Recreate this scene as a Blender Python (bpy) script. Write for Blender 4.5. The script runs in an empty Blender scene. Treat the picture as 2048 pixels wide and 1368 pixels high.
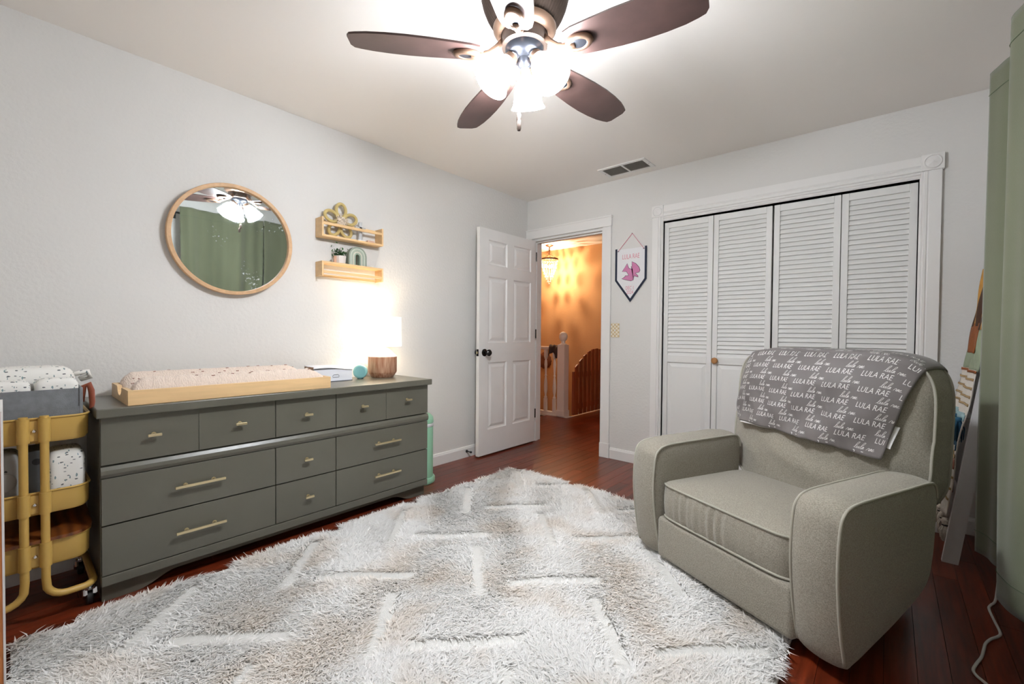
import bpy, bmesh, math, random
import numpy as np
from mathutils import Vector, Matrix
PI = math.pi
random.seed(7)
rng = np.random.default_rng(11)
S = bpy.context.scene
COL = S.collection

# ------------------------------------------------------------------ camera
F_PX, YAW, PITCH, ROLL = 872.2, 0.71182, 0.018551, 0.008368
CAM = Vector((2.8137, -3.4869, 1.0915))
cam_d = bpy.data.cameras.new('camera')
cam_d.sensor_width = 36.0
cam_d.lens = F_PX / 2048 * 36.0
cam_d.clip_start = 0.02
cam_o = bpy.data.objects.new('camera', cam_d)
COL.objects.link(cam_o)
fwd = Vector((-math.sin(YAW) * math.cos(PITCH), math.cos(YAW) * math.cos(PITCH), -math.sin(PITCH)))
rt = Vector((math.cos(YAW), math.sin(YAW), 0))
up = rt.cross(fwd)
r2 = rt * math.cos(ROLL) + up * math.sin(ROLL)
u2 = -rt * math.sin(ROLL) + up * math.cos(ROLL)
cam_o.matrix_world = Matrix(((r2.x, u2.x, -fwd.x, CAM.x), (r2.y, u2.y, -fwd.y, CAM.y), (r2.z, u2.z, -fwd.z, CAM.z), (0, 0, 0, 1)))
S.camera = cam_o

# ------------------------------------------------------------------ world, exposure
wd = bpy.data.worlds.new('world')
S.world = wd
wd.use_nodes = True
wd.node_tree.nodes['Background'].inputs[0].default_value = (0.8, 0.85, 1, 1)
wd.node_tree.nodes['Background'].inputs[1].default_value = 0.05
S.view_settings.view_transform = 'Standard'
S.view_settings.look = 'None'
S.view_settings.gamma = 1
S.view_settings.use_curve_mapping = False
S.view_settings.exposure = 0.52
FAN_E, FAN_BULB_E = 104.0, 420.0        # radiance of the fan's glass shades and of the bulbs inside
LAMP_SHADE_E, LAMP_BULB_E = 2.6, 85.0
CHAND_W = 21.0


# ------------------------------------------------------------------ helpers
def lin(c):
    return tuple((x / 12.92 if x <= .04045 else ((x + .055) / 1.055) ** 2.4) for x in c)


def hexc(r, g, b):
    return lin((r / 255, g / 255, b / 255))


MATS = {}


def mat(name, col, rough=.6, metal=0., bump=None, var=None, spec=.5, trans=0., emit=None, rand=0., coat=0., sheen=0., alpha=None, wave=None, coord='Object', col2=None):
    if name in MATS:
        return MATS[name]
    m = bpy.data.materials.new(name)
    m.use_nodes = True
    nt = m.node_tree
    N, L = nt.nodes, nt.links
    b = N['Principled BSDF']
    b.inputs['Base Color'].default_value = (*col, 1)
    b.inputs['Roughness'].default_value = rough
    b.inputs['Metallic'].default_value = metal
    b.inputs['Specular IOR Level'].default_value = spec
    b.inputs['Transmission Weight'].default_value = trans
    b.inputs['Coat Weight'].default_value = coat
    b.inputs['Sheen Weight'].default_value = sheen
    if emit:
        b.inputs['Emission Color'].default_value = (*emit[0], 1)
        b.inputs['Emission Strength'].default_value = emit[1]
    tc = N.new('ShaderNodeTexCoord')
    vec = tc.outputs[coord]
    last = None
    if var:   # (scale, amount, stretch)
        mp = N.new('ShaderNodeMapping')
        mp.inputs['Scale'].default_value = var[2] if len(var) > 2 else (1, 1, 1)
        L.new(vec, mp.inputs[0])
        nz = N.new('ShaderNodeTexNoise')
        nz.inputs['Scale'].default_value = var[0]
        nz.inputs['Detail'].default_value = 6
        L.new(mp.outputs[0], nz.inputs[0])
        rp = N.new('ShaderNodeValToRGB')
        rp.color_ramp.elements[0].position = .3
        rp.color_ramp.elements[1].position = .7
        a = var[1]
        c2 = col2 if col2 else tuple(min(1, x * (1 + a)) for x in col)
        rp.color_ramp.elements[0].color = (*tuple(x * (1 - a) for x in col), 1) if not col2 else (*col, 1)
        rp.color_ramp.elements[1].color = (*c2, 1)
        L.new(nz.outputs[0], rp.inputs[0])
        last = rp.outputs[0]
    if wave:  # (scale, distortion, colour, direction)
        wv = N.new('ShaderNodeTexWave')
        wv.inputs['Scale'].default_value = wave[0]
        wv.inputs['Distortion'].default_value = wave[1]
        wv.inputs['Detail'].default_value = 3
        wv.bands_direction = wave[3]
        L.new(vec, wv.inputs[0])
        mx = N.new('ShaderNodeMix')
        mx.data_type = 'RGBA'
        L.new(wv.outputs[1], mx.inputs[0])
        if last:
            L.new(last, mx.inputs[6])
        else:
            mx.inputs[6].default_value = (*col, 1)
        mx.inputs[7].default_value = (*wave[2], 1)
        last = mx.outputs[2]
    if rand:
        oi = N.new('ShaderNodeObjectInfo')
        hs = N.new('ShaderNodeHueSaturation')
        mr = N.new('ShaderNodeMapRange')
        mr.inputs[3].default_value = 1 - rand
        mr.inputs[4].default_value = 1 + rand
        L.new(oi.outputs['Random'], mr.inputs[0])
        L.new(mr.outputs[0], hs.inputs['Value'])
        if last:
            L.new(last, hs.inputs['Color'])
        else:
            hs.inputs['Color'].default_value = (*col, 1)
        last = hs.outputs[0]
    if last:
        L.new(last, b.inputs['Base Color'])
    if bump:  # (scale, strength, distance)
        nb = N.new('ShaderNodeTexNoise')
        nb.inputs['Scale'].default_value = bump[0]
        nb.inputs['Detail'].default_value = 4
        if len(bump) > 3:
            mp2 = N.new('ShaderNodeMapping')
            mp2.inputs['Scale'].default_value = bump[3]
            L.new(vec, mp2.inputs[0])
            L.new(mp2.outputs[0], nb.inputs[0])
        else:
            L.new(vec, nb.inputs[0])
        bp = N.new('ShaderNodeBump')
        bp.inputs['Strength'].default_value = bump[1]
        bp.inputs['Distance'].default_value = bump[2]
        L.new(nb.outputs[0], bp.inputs['Height'])
        L.new(bp.outputs[0], b.inputs['Normal'])
    MATS[name] = m
    return m


class MB:
    """collects shapes; build() links them as ONE mesh object"""

    def __init__(s):
        s.v = []
        s.f = []

    def add(s, vs, fs):
        o = len(s.v)
        s.v += [tuple(x) for x in vs]
        s.f += [tuple(i + o for i in f) for f in fs]
        return s

    def box(s, x0, x1, y0, y1, z0, z1, bev=0.):
        if bev <= 0:
            return s.add([(x0, y0, z0), (x1, y0, z0), (x1, y1, z0), (x0, y1, z0), (x0, y0, z1), (x1, y0, z1), (x1, y1, z1), (x0, y1, z1)],
                         [(0, 3, 2, 1), (4, 5, 6, 7), (0, 1, 5, 4), (1, 2, 6, 5), (2, 3, 7, 6), (3, 0, 4, 7)])
        bm = bmesh.new()
        bmesh.ops.create_cube(bm, size=1)
        for v in bm.verts:
            v.co = Vector(((x0 + x1) / 2 + v.co.x * (x1 - x0), (y0 + y1) / 2 + v.co.y * (y1 - y0), (z0 + z1) / 2 + v.co.z * (z1 - z0)))
        bmesh.ops.bevel(bm, geom=bm.edges[:], offset=bev, segments=2 if bev < .015 else 4, affect='EDGES', profile=.5)
        return s.bm(bm)

    def bm(s, bm):
        bm.verts.index_update()
        s.add([v.co[:] for v in bm.verts], [[v.index for v in f.verts] for f in bm.faces])
        bm.free()
        return s

    def lathe(s, prof, c=(0, 0, 0), n=32, axis=None, mod=None, caps=True):
        """prof: list of (r, h); axis: direction Vector"""
        ax = Vector(axis or (0, 0, 1)).normalized()
        q = Vector((0, 0, 1)).rotation_difference(ax)
        c = Vector(c)
        vs, fs = [], []
        for k, (r, h) in enumerate(prof):
            for i in range(n):
                a = 2 * PI * i / n
                rr = r * (mod(k, a) if mod else 1)
                vs.append(c + q @ Vector((rr * math.cos(a), rr * math.sin(a), h)))
        m = len(prof)
        for k in range(m - 1):
            for i in range(n):
                j = (i + 1) % n
                fs.append((k * n + i, k * n + j, (k + 1) * n + j, (k + 1) * n + i))
        if caps:
            fs.append(tuple(range(n - 1, -1, -1)))
            fs.append(tuple((m - 1) * n + i for i in range(n)))
        return s.add(vs, fs)

    def cyl(s, c, r, h, n=24, axis=None):
        return s.lathe([(r, 0), (r, h)], c, n, axis)

    def tube(s, pts, r, n=10, closed=False, caps=True, flat=None):
        pts = [Vector(p) for p in pts]
        m = len(pts)
        vs, fs = [], []
        prev = None
        for k, p in enumerate(pts):
            if closed:
                t = pts[(k + 1) % m] - pts[(k - 1) % m]
            else:
                t = pts[min(k + 1, m - 1)] - pts[max(k - 1, 0)]
            t.normalize()
            if prev is None:
                a = Vector((0, 0, 1)) if abs(t.z) < .9 else Vector((1, 0, 0))
                nrm = (a - t * a.dot(t)).normalized()
            else:
                nrm = (prev - t * prev.dot(t))
                nrm = nrm.normalized() if nrm.length > 1e-6 else prev
            prev = nrm
            bn = t.cross(nrm)
            rr = r[k] if isinstance(r, (list, tuple)) else r
            for i in range(n):
                a = 2 * PI * i / n
                vs.append(p + (nrm * math.cos(a) * (flat or 1) + bn * math.sin(a)) * rr)
        for k in range(m if closed else m - 1):
            k2 = (k + 1) % m
            for i in range(n):
                j = (i + 1) % n
                fs.append((k * n + i, k * n + j, k2 * n + j, k2 * n + i))
        if caps and not closed:
            fs.append(tuple(range(n - 1, -1, -1)))
            fs.append(tuple((m - 1) * n + i for i in range(n)))
        return s.add(vs, fs)

    def prism(s, poly, fn, d0, d1):
        """poly 2D outline, fn(a,b,d) -> 3D point, between depths d0 and d1"""
        n = len(poly)
        vs = [fn(a, b, d0) for a, b in poly] + [fn(a, b, d1) for a, b in poly]
        fs = [tuple(range(n - 1, -1, -1)), tuple(range(n, 2 * n))]
        fs += [(i, (i + 1) % n, n + (i + 1) % n, n + i) for i in range(n)]
        return s.add(vs, fs)

    def grid(s, fn, nu, nv, closed_u=False):
        vs = [fn(i / (nu if closed_u else nu - 1), j / (nv - 1)) for j in range(nv) for i in range(nu)]
        fs = []
        for j in range(nv - 1):
            for i in range(nu if closed_u else nu - 1):
                i2 = (i + 1) % nu
                fs.append((j * nu + i, j * nu + i2, (j + 1) * nu + i2, (j + 1) * nu + i))
        return s.add(vs, fs)

    def sphere(s, c, r, n=16, m=10, sc=(1, 1, 1)):
        vs, fs = [], []
        for j in range(m + 1):
            t = PI * j / m
            for i in range(n):
                a = 2 * PI * i / n
                vs.append((c[0] + r * sc[0] * math.sin(t) * math.cos(a), c[1] + r * sc[1] * math.sin(t) * math.sin(a), c[2] + r * sc[2] * math.cos(t)))
        for j in range(m):
            for i in range(n):
                k = (i + 1) % n
                fs.append((j * n + i, (j + 1) * n + i, (j + 1) * n + k, j * n + k))
        return s.add(vs, fs)

    def build(s, name, m, parent=None, smooth=False, sub=0, solid=0., fix=True):
        off = OFF.get(parent.name, Vector()) if parent else Vector()
        me = bpy.data.meshes.new(name)
        me.from_pydata([tuple(Vector(v) - off) for v in s.v], [], s.f)
        if fix:
            bm = bmesh.new()
            bm.from_mesh(me)
            bmesh.ops.remove_doubles(bm, verts=bm.verts[:], dist=1e-6)
            bmesh.ops.recalc_face_normals(bm, faces=bm.faces[:])
            bm.to_mesh(me)
            bm.free()
        me.materials.append(m)
        if smooth:
            me.polygons.foreach_set('use_smooth', [True] * len(me.polygons))
            if smooth != 'all':
                me.set_sharp_from_angle(angle=math.radians(40))
        o = bpy.data.objects.new(name, me)
        COL.objects.link(o)
        if parent:
            o.parent = parent
            OFF[o.name] = off
        if solid:
            md = o.modifiers.new('thickness', 'SOLIDIFY')
            md.thickness = solid
        if sub:
            md = o.modifiers.new('smooth', 'SUBSURF')
            md.levels = md.render_levels = sub
        return o


OFF = {}


def thing(name, label, cat, loc=(0, 0, 0), rotz=0., group=None, local=False, kind=None):
    o = bpy.data.objects.new(name, None)
    COL.objects.link(o)
    o.empty_display_size = .05
    o.location = loc
    o.rotation_euler = (0, 0, rotz)
    OFF[o.name] = Vector() if local else Vector(loc)
    return tag(o, label, cat, group, kind)


def tag(o, label, cat, group=None, kind=None):
    o['label'] = label
    o['category'] = cat
    if group:
        o['group'] = group
    if kind:
        o['kind'] = kind
    return o


def struct(name, mb, m, label, cat, **k):
    o = mb.build(name, m, **k)
    return tag(o, label, cat, kind='structure')


def share(o, parent, loc=None, name=None):
    """linked copy of a part under a thing"""
    c = o.copy()
    COL.objects.link(c)
    c.parent = parent
    OFF[c.name] = OFF.get(parent.name, Vector())
    if loc is not None:
        c.location = loc
    return c


def text_mesh(txt, size=1., shear=0., sx=1.):
    cu = bpy.data.curves.new('lettering', 'FONT')
    cu.body = txt
    cu.size = size
    cu.shear = shear
    cu.align_x = 'CENTER'
    cu.resolution_u = 3
    o = bpy.data.objects.new('lettering', cu)
    COL.objects.link(o)
    bpy.context.view_layer.update()
    me = bpy.data.meshes.new_from_object(o.evaluated_get(bpy.context.evaluated_depsgraph_get()))
    vs = [(v.co.x * sx, v.co.y) for v in me.vertices]
    fs = [tuple(p.vertices) for p in me.polygons]
    bpy.data.objects.remove(o)
    bpy.data.curves.remove(cu)
    bpy.data.meshes.remove(me)
    return vs, fs


# ------------------------------------------------------------------ materials
WALL = mat('wall_paint', hexc(222, 220, 216), .75, bump=(55, .35, .006), spec=.25)
CEIL = mat('ceiling_paint', hexc(244, 239, 233), .6, bump=(30, .08, .004), spec=.3)
WHITE = mat('white_trim_paint', hexc(234, 232, 229), .4, spec=.4)
LOUVER = mat('louver_paint', hexc(232, 231, 228), .5, spec=.3)
FLOORW = mat('cherry_floor_wood', hexc(100, 38, 17), .30, var=(5, .45, (9, .7, 1)), rand=.28, bump=(60, .12, .002, (6, .4, 1)), spec=.5)
DARKGAP = mat('dark_gap', hexc(30, 22, 18), .9)
HALLW = mat('tan_hall_paint', hexc(198, 152, 108), .75, bump=(40, .3, .006), spec=.2)
GREYP = mat('grey_dresser_paint', hexc(95, 93, 82), .32, bump=(90, .10, .002, (1, .15, 1)), var=(2.5, .05))
DARK = mat('black_gap', (.006, .006, .006), .9)
BRASS = mat('pale_brass', hexc(214, 198, 160), .3, metal=.85)
PINE = mat('pale_pine', hexc(226, 190, 140), .5, var=(7, .10, (3, .5, 6)), bump=(30, .08, .002))
OAK = mat('oak_veneer', hexc(205, 165, 122), .5, var=(9, .12, (4, 4, 4)))
MUSTARD = mat('mustard_enamel', hexc(196, 160, 84), .38, spec=.45)
CHROME = mat('chrome', (.75, .75, .76), .15, metal=1)
BLACKR = mat('black_rubber', (.012, .012, .012), .5)
BRONZE = mat('oiled_bronze', hexc(74, 62, 55), .38, metal=.65, var=(20, .15))
COPPER = mat('antique_copper', hexc(120, 96, 80), .32, metal=.7)
BLADE = mat('walnut_blade', hexc(72, 54, 50), .4, var=(6, .35, (1, 1, 1)), bump=(40, .08, .002))
UPH = mat('grey_tweed', hexc(150, 144, 131), .95, var=(260, .28), bump=(420, .5, .002), sheen=.25, spec=.15)
UPHP = mat('grey_piping', hexc(168, 164, 151), .9, bump=(300, .4, .002), spec=.15)
CURT = mat('sage_velvet', hexc(112, 116, 93), .85, var=(3, .10, (1, 1, .25)), bump=(220, .25, .002), sheen=.35, spec=.1)
SHADE_ON = mat('lit_glass_shade', (.9, .9, .9), .4, emit=((.93, .975, 1.04), FAN_E))
BULB_ON = mat('lit_fan_bulb', (.9, .9, .9), .4, emit=((.93, .975, 1.04), FAN_BULB_E))
LSHADE = mat('lit_linen_shade', (.9, .86, .78), .8, emit=((1, .88, .70), LAMP_SHADE_E))
LBULB = mat('lit_bulb', (.9, .9, .9), .4, emit=((1, .82, .6), LAMP_BULB_E))

# ------------------------------------------------------------------ room shell
RX, RY, H = 3.33, -4.40, 2.44
T = .12
fl = struct('floor', MB().box(-2.2, RX + .1, RY - .1, 1.30, -.06, -.013), DARKGAP, 'reddish brown hardwood plank floor', 'floor')
# planks run along y; each is a piece of its own
PW = .083
nrow = int(math.ceil(RX / PW))
for i in range(nrow):
    y = RY - random.uniform(0, .9)
    x0 = i * PW
    while y < .06:
        ln = random.uniform(.95, 1.7)
        y1 = min(y + ln, .06)
        if y1 > RY and y1 - y > .02:
            MB().box(x0 + .0007, min(x0 + PW, RX) - .0007, max(y, RY) + .0008, y1 - .0008, -.012, 0).build('plank', FLOORW, fl)
        y += ln
for i in range(-8, 18):
    x0 = i * PW
    ymax = 2.30 if x0 > -.34 else 1.27
    y = .06
    first = True
    while y < ymax:
        ln = random.uniform(.4, 1.3) if first else random.uniform(.8, 1.4)
        first = False
        y1 = min(y + ln, ymax)
        MB().box(x0 + .0007, x0 + PW - .0007, y + .0008, y1 - .0008, -.012, 0).build('plank', FLOORW, fl)
        y = y1
MB().box(-.34, RX + .1, 1.29, 2.4, -.06, -.013).build('subfloor', DARKGAP, fl)

struct('ceiling', MB().box(-2.2, RX + .1, RY - .1, 2.5, H, H + .08), CEIL, 'smooth white painted ceiling above the bedroom', 'ceiling')
struct('wall_left', MB().box(-T, 0, RY - .1, 0, 0, H), WALL, 'textured off white wall behind the grey dresser', 'wall')
# back wall with door and closet openings
DX0, DX1, DZ = .075, .875, 2.035
CX0, CX1, CZ = 1.42, 2.935, 2.012
wb = MB()
for a, b, z0, z1 in ((-T, DX0, 0, H), (DX0, DX1, DZ, H), (DX1, CX0, 0, H), (CX0, CX1, CZ, H), (CX1, RX, 0, H)):
    wb.box(a, b, 0, T, z0, z1)
struct('wall_back', wb, WALL, 'off white wall with the doorway and the louvered closet', 'wall')
struct('wall_right', MB().box(RX, RX + .1, RY - .1, T, 0, H), WALL, 'off white wall behind the green curtains', 'wall')
struct('wall_rear', MB().box(-T, RX + .1, RY - .1, RY, 0, H), WALL, 'off white wall behind the camera', 'wall')


def baseboard(name, pts, label):
    mb = MB()
    for (x0, y0, x1, y1, nx, ny) in pts:
        prof = [(0, 0), (.016, 0), (.016, .075), (.012, .083), (.009, .092), (0, .095)]
        d = Vector((x1 - x0, y1 - y0, 0))
        n = Vector((nx, ny, 0))
        vs = []
        for base in (Vector((x0, y0, 0)), Vector((x1, y1, 0))):
            for a, z in prof:
                vs.append(base + n * a + Vector((0, 0, z)))
        k = len(prof)
        mb.add(vs, [(i, (i + 1) % k, k + (i + 1) % k, k + i) for i in range(k)] + [tuple(range(k)), tuple(range(2 * k - 1, k - 1, -1))])
    return struct(name, mb, WHITE, label, 'baseboard')


baseboard('baseboard_left', [(0, RY, 0, -.01, 1, 0)], 'white baseboard along the dresser wall')
baseboard('baseboard_back', [(.965, 0, 1.325, 0, 0, -1), (3.04, 0, RX, 0, 0, -1)], 'white baseboard along the closet wall')
baseboard('baseboard_right', [(RX, RY, RX, 0, -1, 0)], 'white baseboard under the curtains')

# ------------------------------------------------------------------ doorway trim
t1 = thing('trim_1', 'white painted casing around the open bedroom doorway', 'door trim', (.47, 0, 0), kind='structure')
MB().box(.003, .962, -.026, 0, 2.045, 2.135, .003).box(.003, .966, -.032, 0, 2.126, 2.140, .002).build('head_casing', WHITE, t1)
MB().box(.875, .957, -.02, 0, .126, 2.045, .003).build('side_casing', WHITE, t1)
MB().box(.004, .072, -.02, 0, .126, 2.045, .003).build('side_casing', WHITE, t1)
MB().box(.868, .963, -.028, 0, .0, .128, .003).build('plinth_block', WHITE, t1)
MB().box(.004, .078, -.028, 0, .0, .128, .003).build('plinth_block', WHITE, t1)
MB().box(.862, .8755, -.004, T + .01, 0, 2.035).build('jamb', WHITE, t1)
MB().box(.0745, .088, -.004, T + .01, 0, 2.035).build('jamb', WHITE, t1)
MB().box(.088, .862, -.004, T + .01, 2.022, 2.0352).build('jamb', WHITE, t1)
MB().box(.088, .100, .04, .075, 0, 2.022).box(.85, .862, .04, .075, 0, 2.022).box(.1, .85, .04, .075, 2.010, 2.022).build('door_stop', WHITE, t1)

# the six panel door, open against the left wall: leaf spans y -.8 .. -.01
DW = mat('white_door_paint', hexc(236, 234, 231), .38, spec=.4, var=(3, .03))
d1 = thing('door_1', 'white six panel door standing open beside the left wall', 'door', (.103, -.02, 0), kind='structure')
XA, XB = .086, .121
ys = [-.803, -.690, -.440, -.350, -.085, -.012]
zs = [.014, .235, .835, 1.010, 1.600, 1.705, 1.925, 2.020]
# stiles and rails: everything that is not a panel
dm = MB()
for a, b in ((0, 1), (2, 3), (4, 5)):
    dm.box(XA, XB, ys[a], ys[b], zs[0], zs[-1])
for a, b in ((0, 1), (2, 3), (4, 5), (6, 7)):
    for c, d in ((1, 2), (3, 4)):
        dm.box(XA, XB, ys[c], ys[d], zs[a], zs[b])
dm.build('door_frame', DW, d1)
for c, d in ((1, 2), (3, 4)):
    for a, b in ((1, 2), (3, 4), (5, 6)):
        y0, y1, z0, z1 = ys[c], ys[d], zs[a], zs[b]
        pm = MB()
        for sgn, xf in ((1, XB), (-1, XA)):
            def ring(k, dx):
                return [(xf + sgn * dx, y0 + k, z0 + k), (xf + sgn * dx, y1 - k, z0 + k), (xf + sgn * dx, y1 - k, z1 - k), (xf + sgn * dx, y0 + k, z1 - k)]
            rings = ring(0, 0) + ring(.008, -.009) + ring(.020, -.011) + ring(.045, -.003)
            fs = [(4 * r + i, 4 * r + (i + 1) % 4, 4 * r + 4 + (i + 1) % 4, 4 * r + 4 + i) for r in range(3) for i in range(4)] + [(12, 13, 14, 15)]
            pm.add(rings, fs)
        pm.build('panel', DW, d1)
KNOB = mat('dark_nickel', (.035, .033, .032), .22, metal=.9)
kn = MB().lathe([(.033, 0), (.033, .004), (.026, .008), (.012, .014), (.012, .034), (.022, .040), (.029, .052), (.029, .062), (.02, .072), (.0, .074)], (XB, -.737, .925), 24, (1, 0, 0), caps=False).build('knob', KNOB, d1, smooth=True)
MB().lathe([(.033, 0), (.033, .004), (.012, .014), (.012, .034), (.026, .048), (.026, .060), (.0, .066)], (XA, -.737, .925), 24, (-1, 0, 0), caps=False).build('knob', KNOB, d1, smooth=True)
lp = MB().box(XA + .006, XB - .006, -.806, -.802, .895, .955).build('latch_plate', KNOB, d1)
MB().box(XA + .012, XB - .012, -.815, -.803, .915, .935, .003).build('latch_bolt', BRASS, lp)
for z in (.25, 1.05, 1.82):
    MB().cyl((.127, -.008, z), .006, .09, 10).build('hinge', KNOB, d1)

# door stop on the baseboard
ds = tag(MB().lathe([(.012, 0), (.012, .006), (.005, .008), (.005, .045), (.009, .047), (.009, .060)], (.016, -.845, .055), 12, (1, 0, 0)).build('door_stopper', BLACKR, smooth=True), 'small black door stopper fixed to the left baseboard', 'door stopper')

# ------------------------------------------------------------------ closet trim and louvered doors
t2 = thing('trim_2', 'white moulded casing with corner rosettes around the closet', 'closet trim', (2.18, 0, 0), kind='structure')


def casing_v(x0, x1, z0, z1, flip):
    mb = MB()
    w = x1 - x0
    prof = [(0, 0), (0, .022), (.55 * w, .022), (.60 * w, .018), (.66 * w, .022), (.78 * w, .022), (.82 * w, .014), (.9 * w, .016), (w, .010), (w, 0)]
    pts = [((x0 + a) if not flip else (x1 - a), -d) for a, d in prof]
    mb.prism(pts, lambda a, b, d: (a, b, d), z0, z1)
    return mb


casing_v(1.333, 1.420, 0, 2.052, False).build('side_casing', WHITE, t2)
casing_v(2.935, 3.028, 0, 2.052, True).build('side_casing', WHITE, t2)
hp = [(2.135, 0), (2.135, .020), (2.085, .022), (2.075, .016), (2.068, .022), (2.052, .022), (2.047, .014), (2.036, .018), (2.030, .012), (2.020, .014), (2.012, .008), (2.012, 0)]
MB().prism(hp, lambda z, d, x: (x, -d, z), 1.42, 2.94).build('head_casing', WHITE, t2)
for xc, hw in ((1.376, .047), (2.988, .049)):
    rb = MB().box(xc - hw, xc + hw, -.030, 0, 2.048, 2.140, .003).build('corner_block', WHITE, t2)
    MB().lathe([(.040, 0), (.040, .003), (.036, .006), (.032, .002), (.026, .002), (.02, .006), (.008, .007), (.004, .010), (0, .010)], (xc, -.030, 2.094), 28, (0, -1, 0), mod=lambda k, a: 1 + (.10 * math.cos(8 * a) if k in (4, 5, 6) else 0), caps=False).build('rosette', WHITE, rb, smooth=True)
MB().box(CX0 - .012, CX0, -.005, T, 0, 2.012).box(CX1, CX1 + .012, -.005, T, 0, 2.012).box(CX0, CX1, -.005, T, 2.012, 2.02).build('jamb', WHITE, t2)
struct('wall_closet', MB().box(1.35, 3.05, .66, .70, 0, H).box(1.30, 1.35, T, .70, 0, H).box(3.05, 3.10, T, .70, 0, H), WALL, 'inside walls of the closet behind the louvered doors', 'wall')

leaf_edges = [(1.424, 1.797), (1.801, 2.186), (2.197, 2.570), (2.574, 2.931)]
leaf_rot = [0.010, -.014, .012, -.012]
leaf_lab = ['white louvered closet door panel nearest the hanging banner', 'white louvered closet door panel with the round wooden knob', 'white louvered closet door panel third from the banner', 'white louvered closet door panel nearest the green curtain']
for i, ((x0, x1), lab) in enumerate(zip(leaf_edges, leaf_lab)):
    d = thing('door_%d' % (i + 2), lab, 'closet door', (x0, .030, 0), leaf_rot[i] * 0, kind='structure', group='louvered bifold closet doors')
    YF, YB = .010, .040
    st = .036
    MB().box(x0, x0 + st, YF, YB, .012, 2.000, .002).build('stile', LOUVER, d)
    MB().box(x1 - st, x1, YF, YB, .012, 2.000, .002).build('stile', LOUVER, d)
    for z0, z1 in ((.012, .15), (.875, .930), (1.955, 2.0)):
        MB().box(x0 + st, x1 - st, YF, YB, z0, z1, .002).build('rail', LOUVER, d)
    # raised lower panel
    a0, a1, z0, z1 = x0 + st, x1 - st, .15, .875
    rings = []
    for k, dy in ((0, .012), (.006, .012), (.035, .003)):
        rings += [(a0 + k, YF + dy, z0 + k), (a1 - k, YF + dy, z0 + k), (a1 - k, YF + dy, z1 - k), (a0 + k, YF + dy, z1 - k)]
    MB().add(rings, [(4 * r + q, 4 * r + (q + 1) % 4, 4 * r + 4 + (q + 1) % 4, 4 * r + 4 + q) for r in range(2) for q in range(4)] + [(8, 9, 10, 11)]).box(a0, a1, YF + .0125, YB - .004, z0, z1).build('lower_panel', LOUVER, d)
    ns = 33
    pz = (1.955 - .930) / ns
    first = None
    for k in range(ns):
        zc = .930 + pz * (k + .5)
        if first is None:
            # tilted slat: front edge low, back edge high
            pr = [(YF + .003, -.0175), (YF + .008, -.0185), (YF + .024, .0185), (YF + .018, .0195)]
            sl = MB().prism(pr, lambda y, z, x: (x, y, z + zc), x0 + st - .002, x1 - st + .002).build('slat', LOUVER, d)
            first = (sl, zc)
        else:
            share(first[0], d, (0, 0, zc - first[1]))
    if i == 1:
        KW = mat('wooden_knob', hexc(172, 122, 72), .45, var=(14, .12))
        MB().lathe([(.011, 0), (.011, .010), (.020, .014), (.0235, .021), (.0235, .026), (.019, .031), (.012, .032), (.010, .030), (0, .030)], (x0 + .026, YF, .903), 24, (0, -1, 0), caps=False).build('knob', KW, d, smooth=True)

# ------------------------------------------------------------------ ceiling vent
v = thing('ceiling_vent', 'white rectangular air vent with grey grille in the ceiling', 'vent', (1.185, -.2, H))
vx0, vx1, vy0, vy1 = .985, 1.385, -.315, -.100
fr = MB()
for a in ((vx0, vx1, vy0, vy0 + .028), (vx0, vx1, vy1 - .028, vy1), (vx0, vx0 + .028, vy0 + .028, vy1 - .028), (vx1 - .028, vx1, vy0 + .028, vy1 - .028), (1.178, 1.192, vy0 + .028, vy1 - .028)):
    fr.box(*a, H - .007, H - .0002)
fr.build('frame', WHITE, v)
MB().box(vx0 + .02, vx1 - .02, vy0 + .02, vy1 - .02, H - .0015, H - .0005).build('duct_shade', mat('vent_shadow', (.30, .28, .26), .9), v)  # flat sheet behind the slats, the opening's shade put into its colour
VG = mat('vent_slat_grey', hexc(176, 170, 160), .5)
sl0 = None
for hx0, hx1 in ((vx0 + .028, 1.178), (1.192, vx1 - .028)):
    f0 = None
    for k in range(14):
        yk = vy0 + .034 + k * .0115
        if f0 is None:
            f0 = (MB().prism([(yk, H - .0065), (yk + .001, H - .0068), (yk + .0075, H - .0022), (yk + .0068, H - .0018)], lambda y, z, x: (x, y, z), hx0, hx1).build('slat', VG, v), yk)
        else:
            share(f0[0], v, (0, yk - f0[1], 0))
for sx in (vx0 + .012, vx1 - .012):
    MB().cyl((sx, -.2, H - .009), .004, .002, 10).build('screw', VG, v)

# ------------------------------------------------------------------ hallway beyond the door
HY = 2.27
struct('wall_hall_back', MB().box(-2.2, 1.6, HY, HY + .1, -1.8, H), HALLW, 'tan hallway wall behind the stair gate', 'wall')
struct('wall_hall_left', MB().box(-2.2, -2.1, -.1, HY, -1.8, H), HALLW, 'tan wall at the far end of the stairwell', 'wall')
struct('wall_hall_right', MB().box(1.25, 1.30, T, HY, 0, H), HALLW, 'tan hallway wall beside the closet', 'wall')
struct('wall_hall_front', MB().box(-2.1, -T, 0, T, -1.8, H).box(-T, DX0 - .001, T, T + .002, 0, H).box(DX1 + .001, 1.25, T, T + .002, 0, H).box(DX0 - .001, DX1 + .001, T, T + .002, DZ, H), HALLW, 'hallway side of the bedroom wall', 'wall')
STP = mat('white_stair_paint', hexc(226, 220, 212), .45)
stw = thing('staircase', 'wooden stairs going down behind the picket gate', 'stairs', (-.35, 1.8, -.2), kind='structure')
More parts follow.
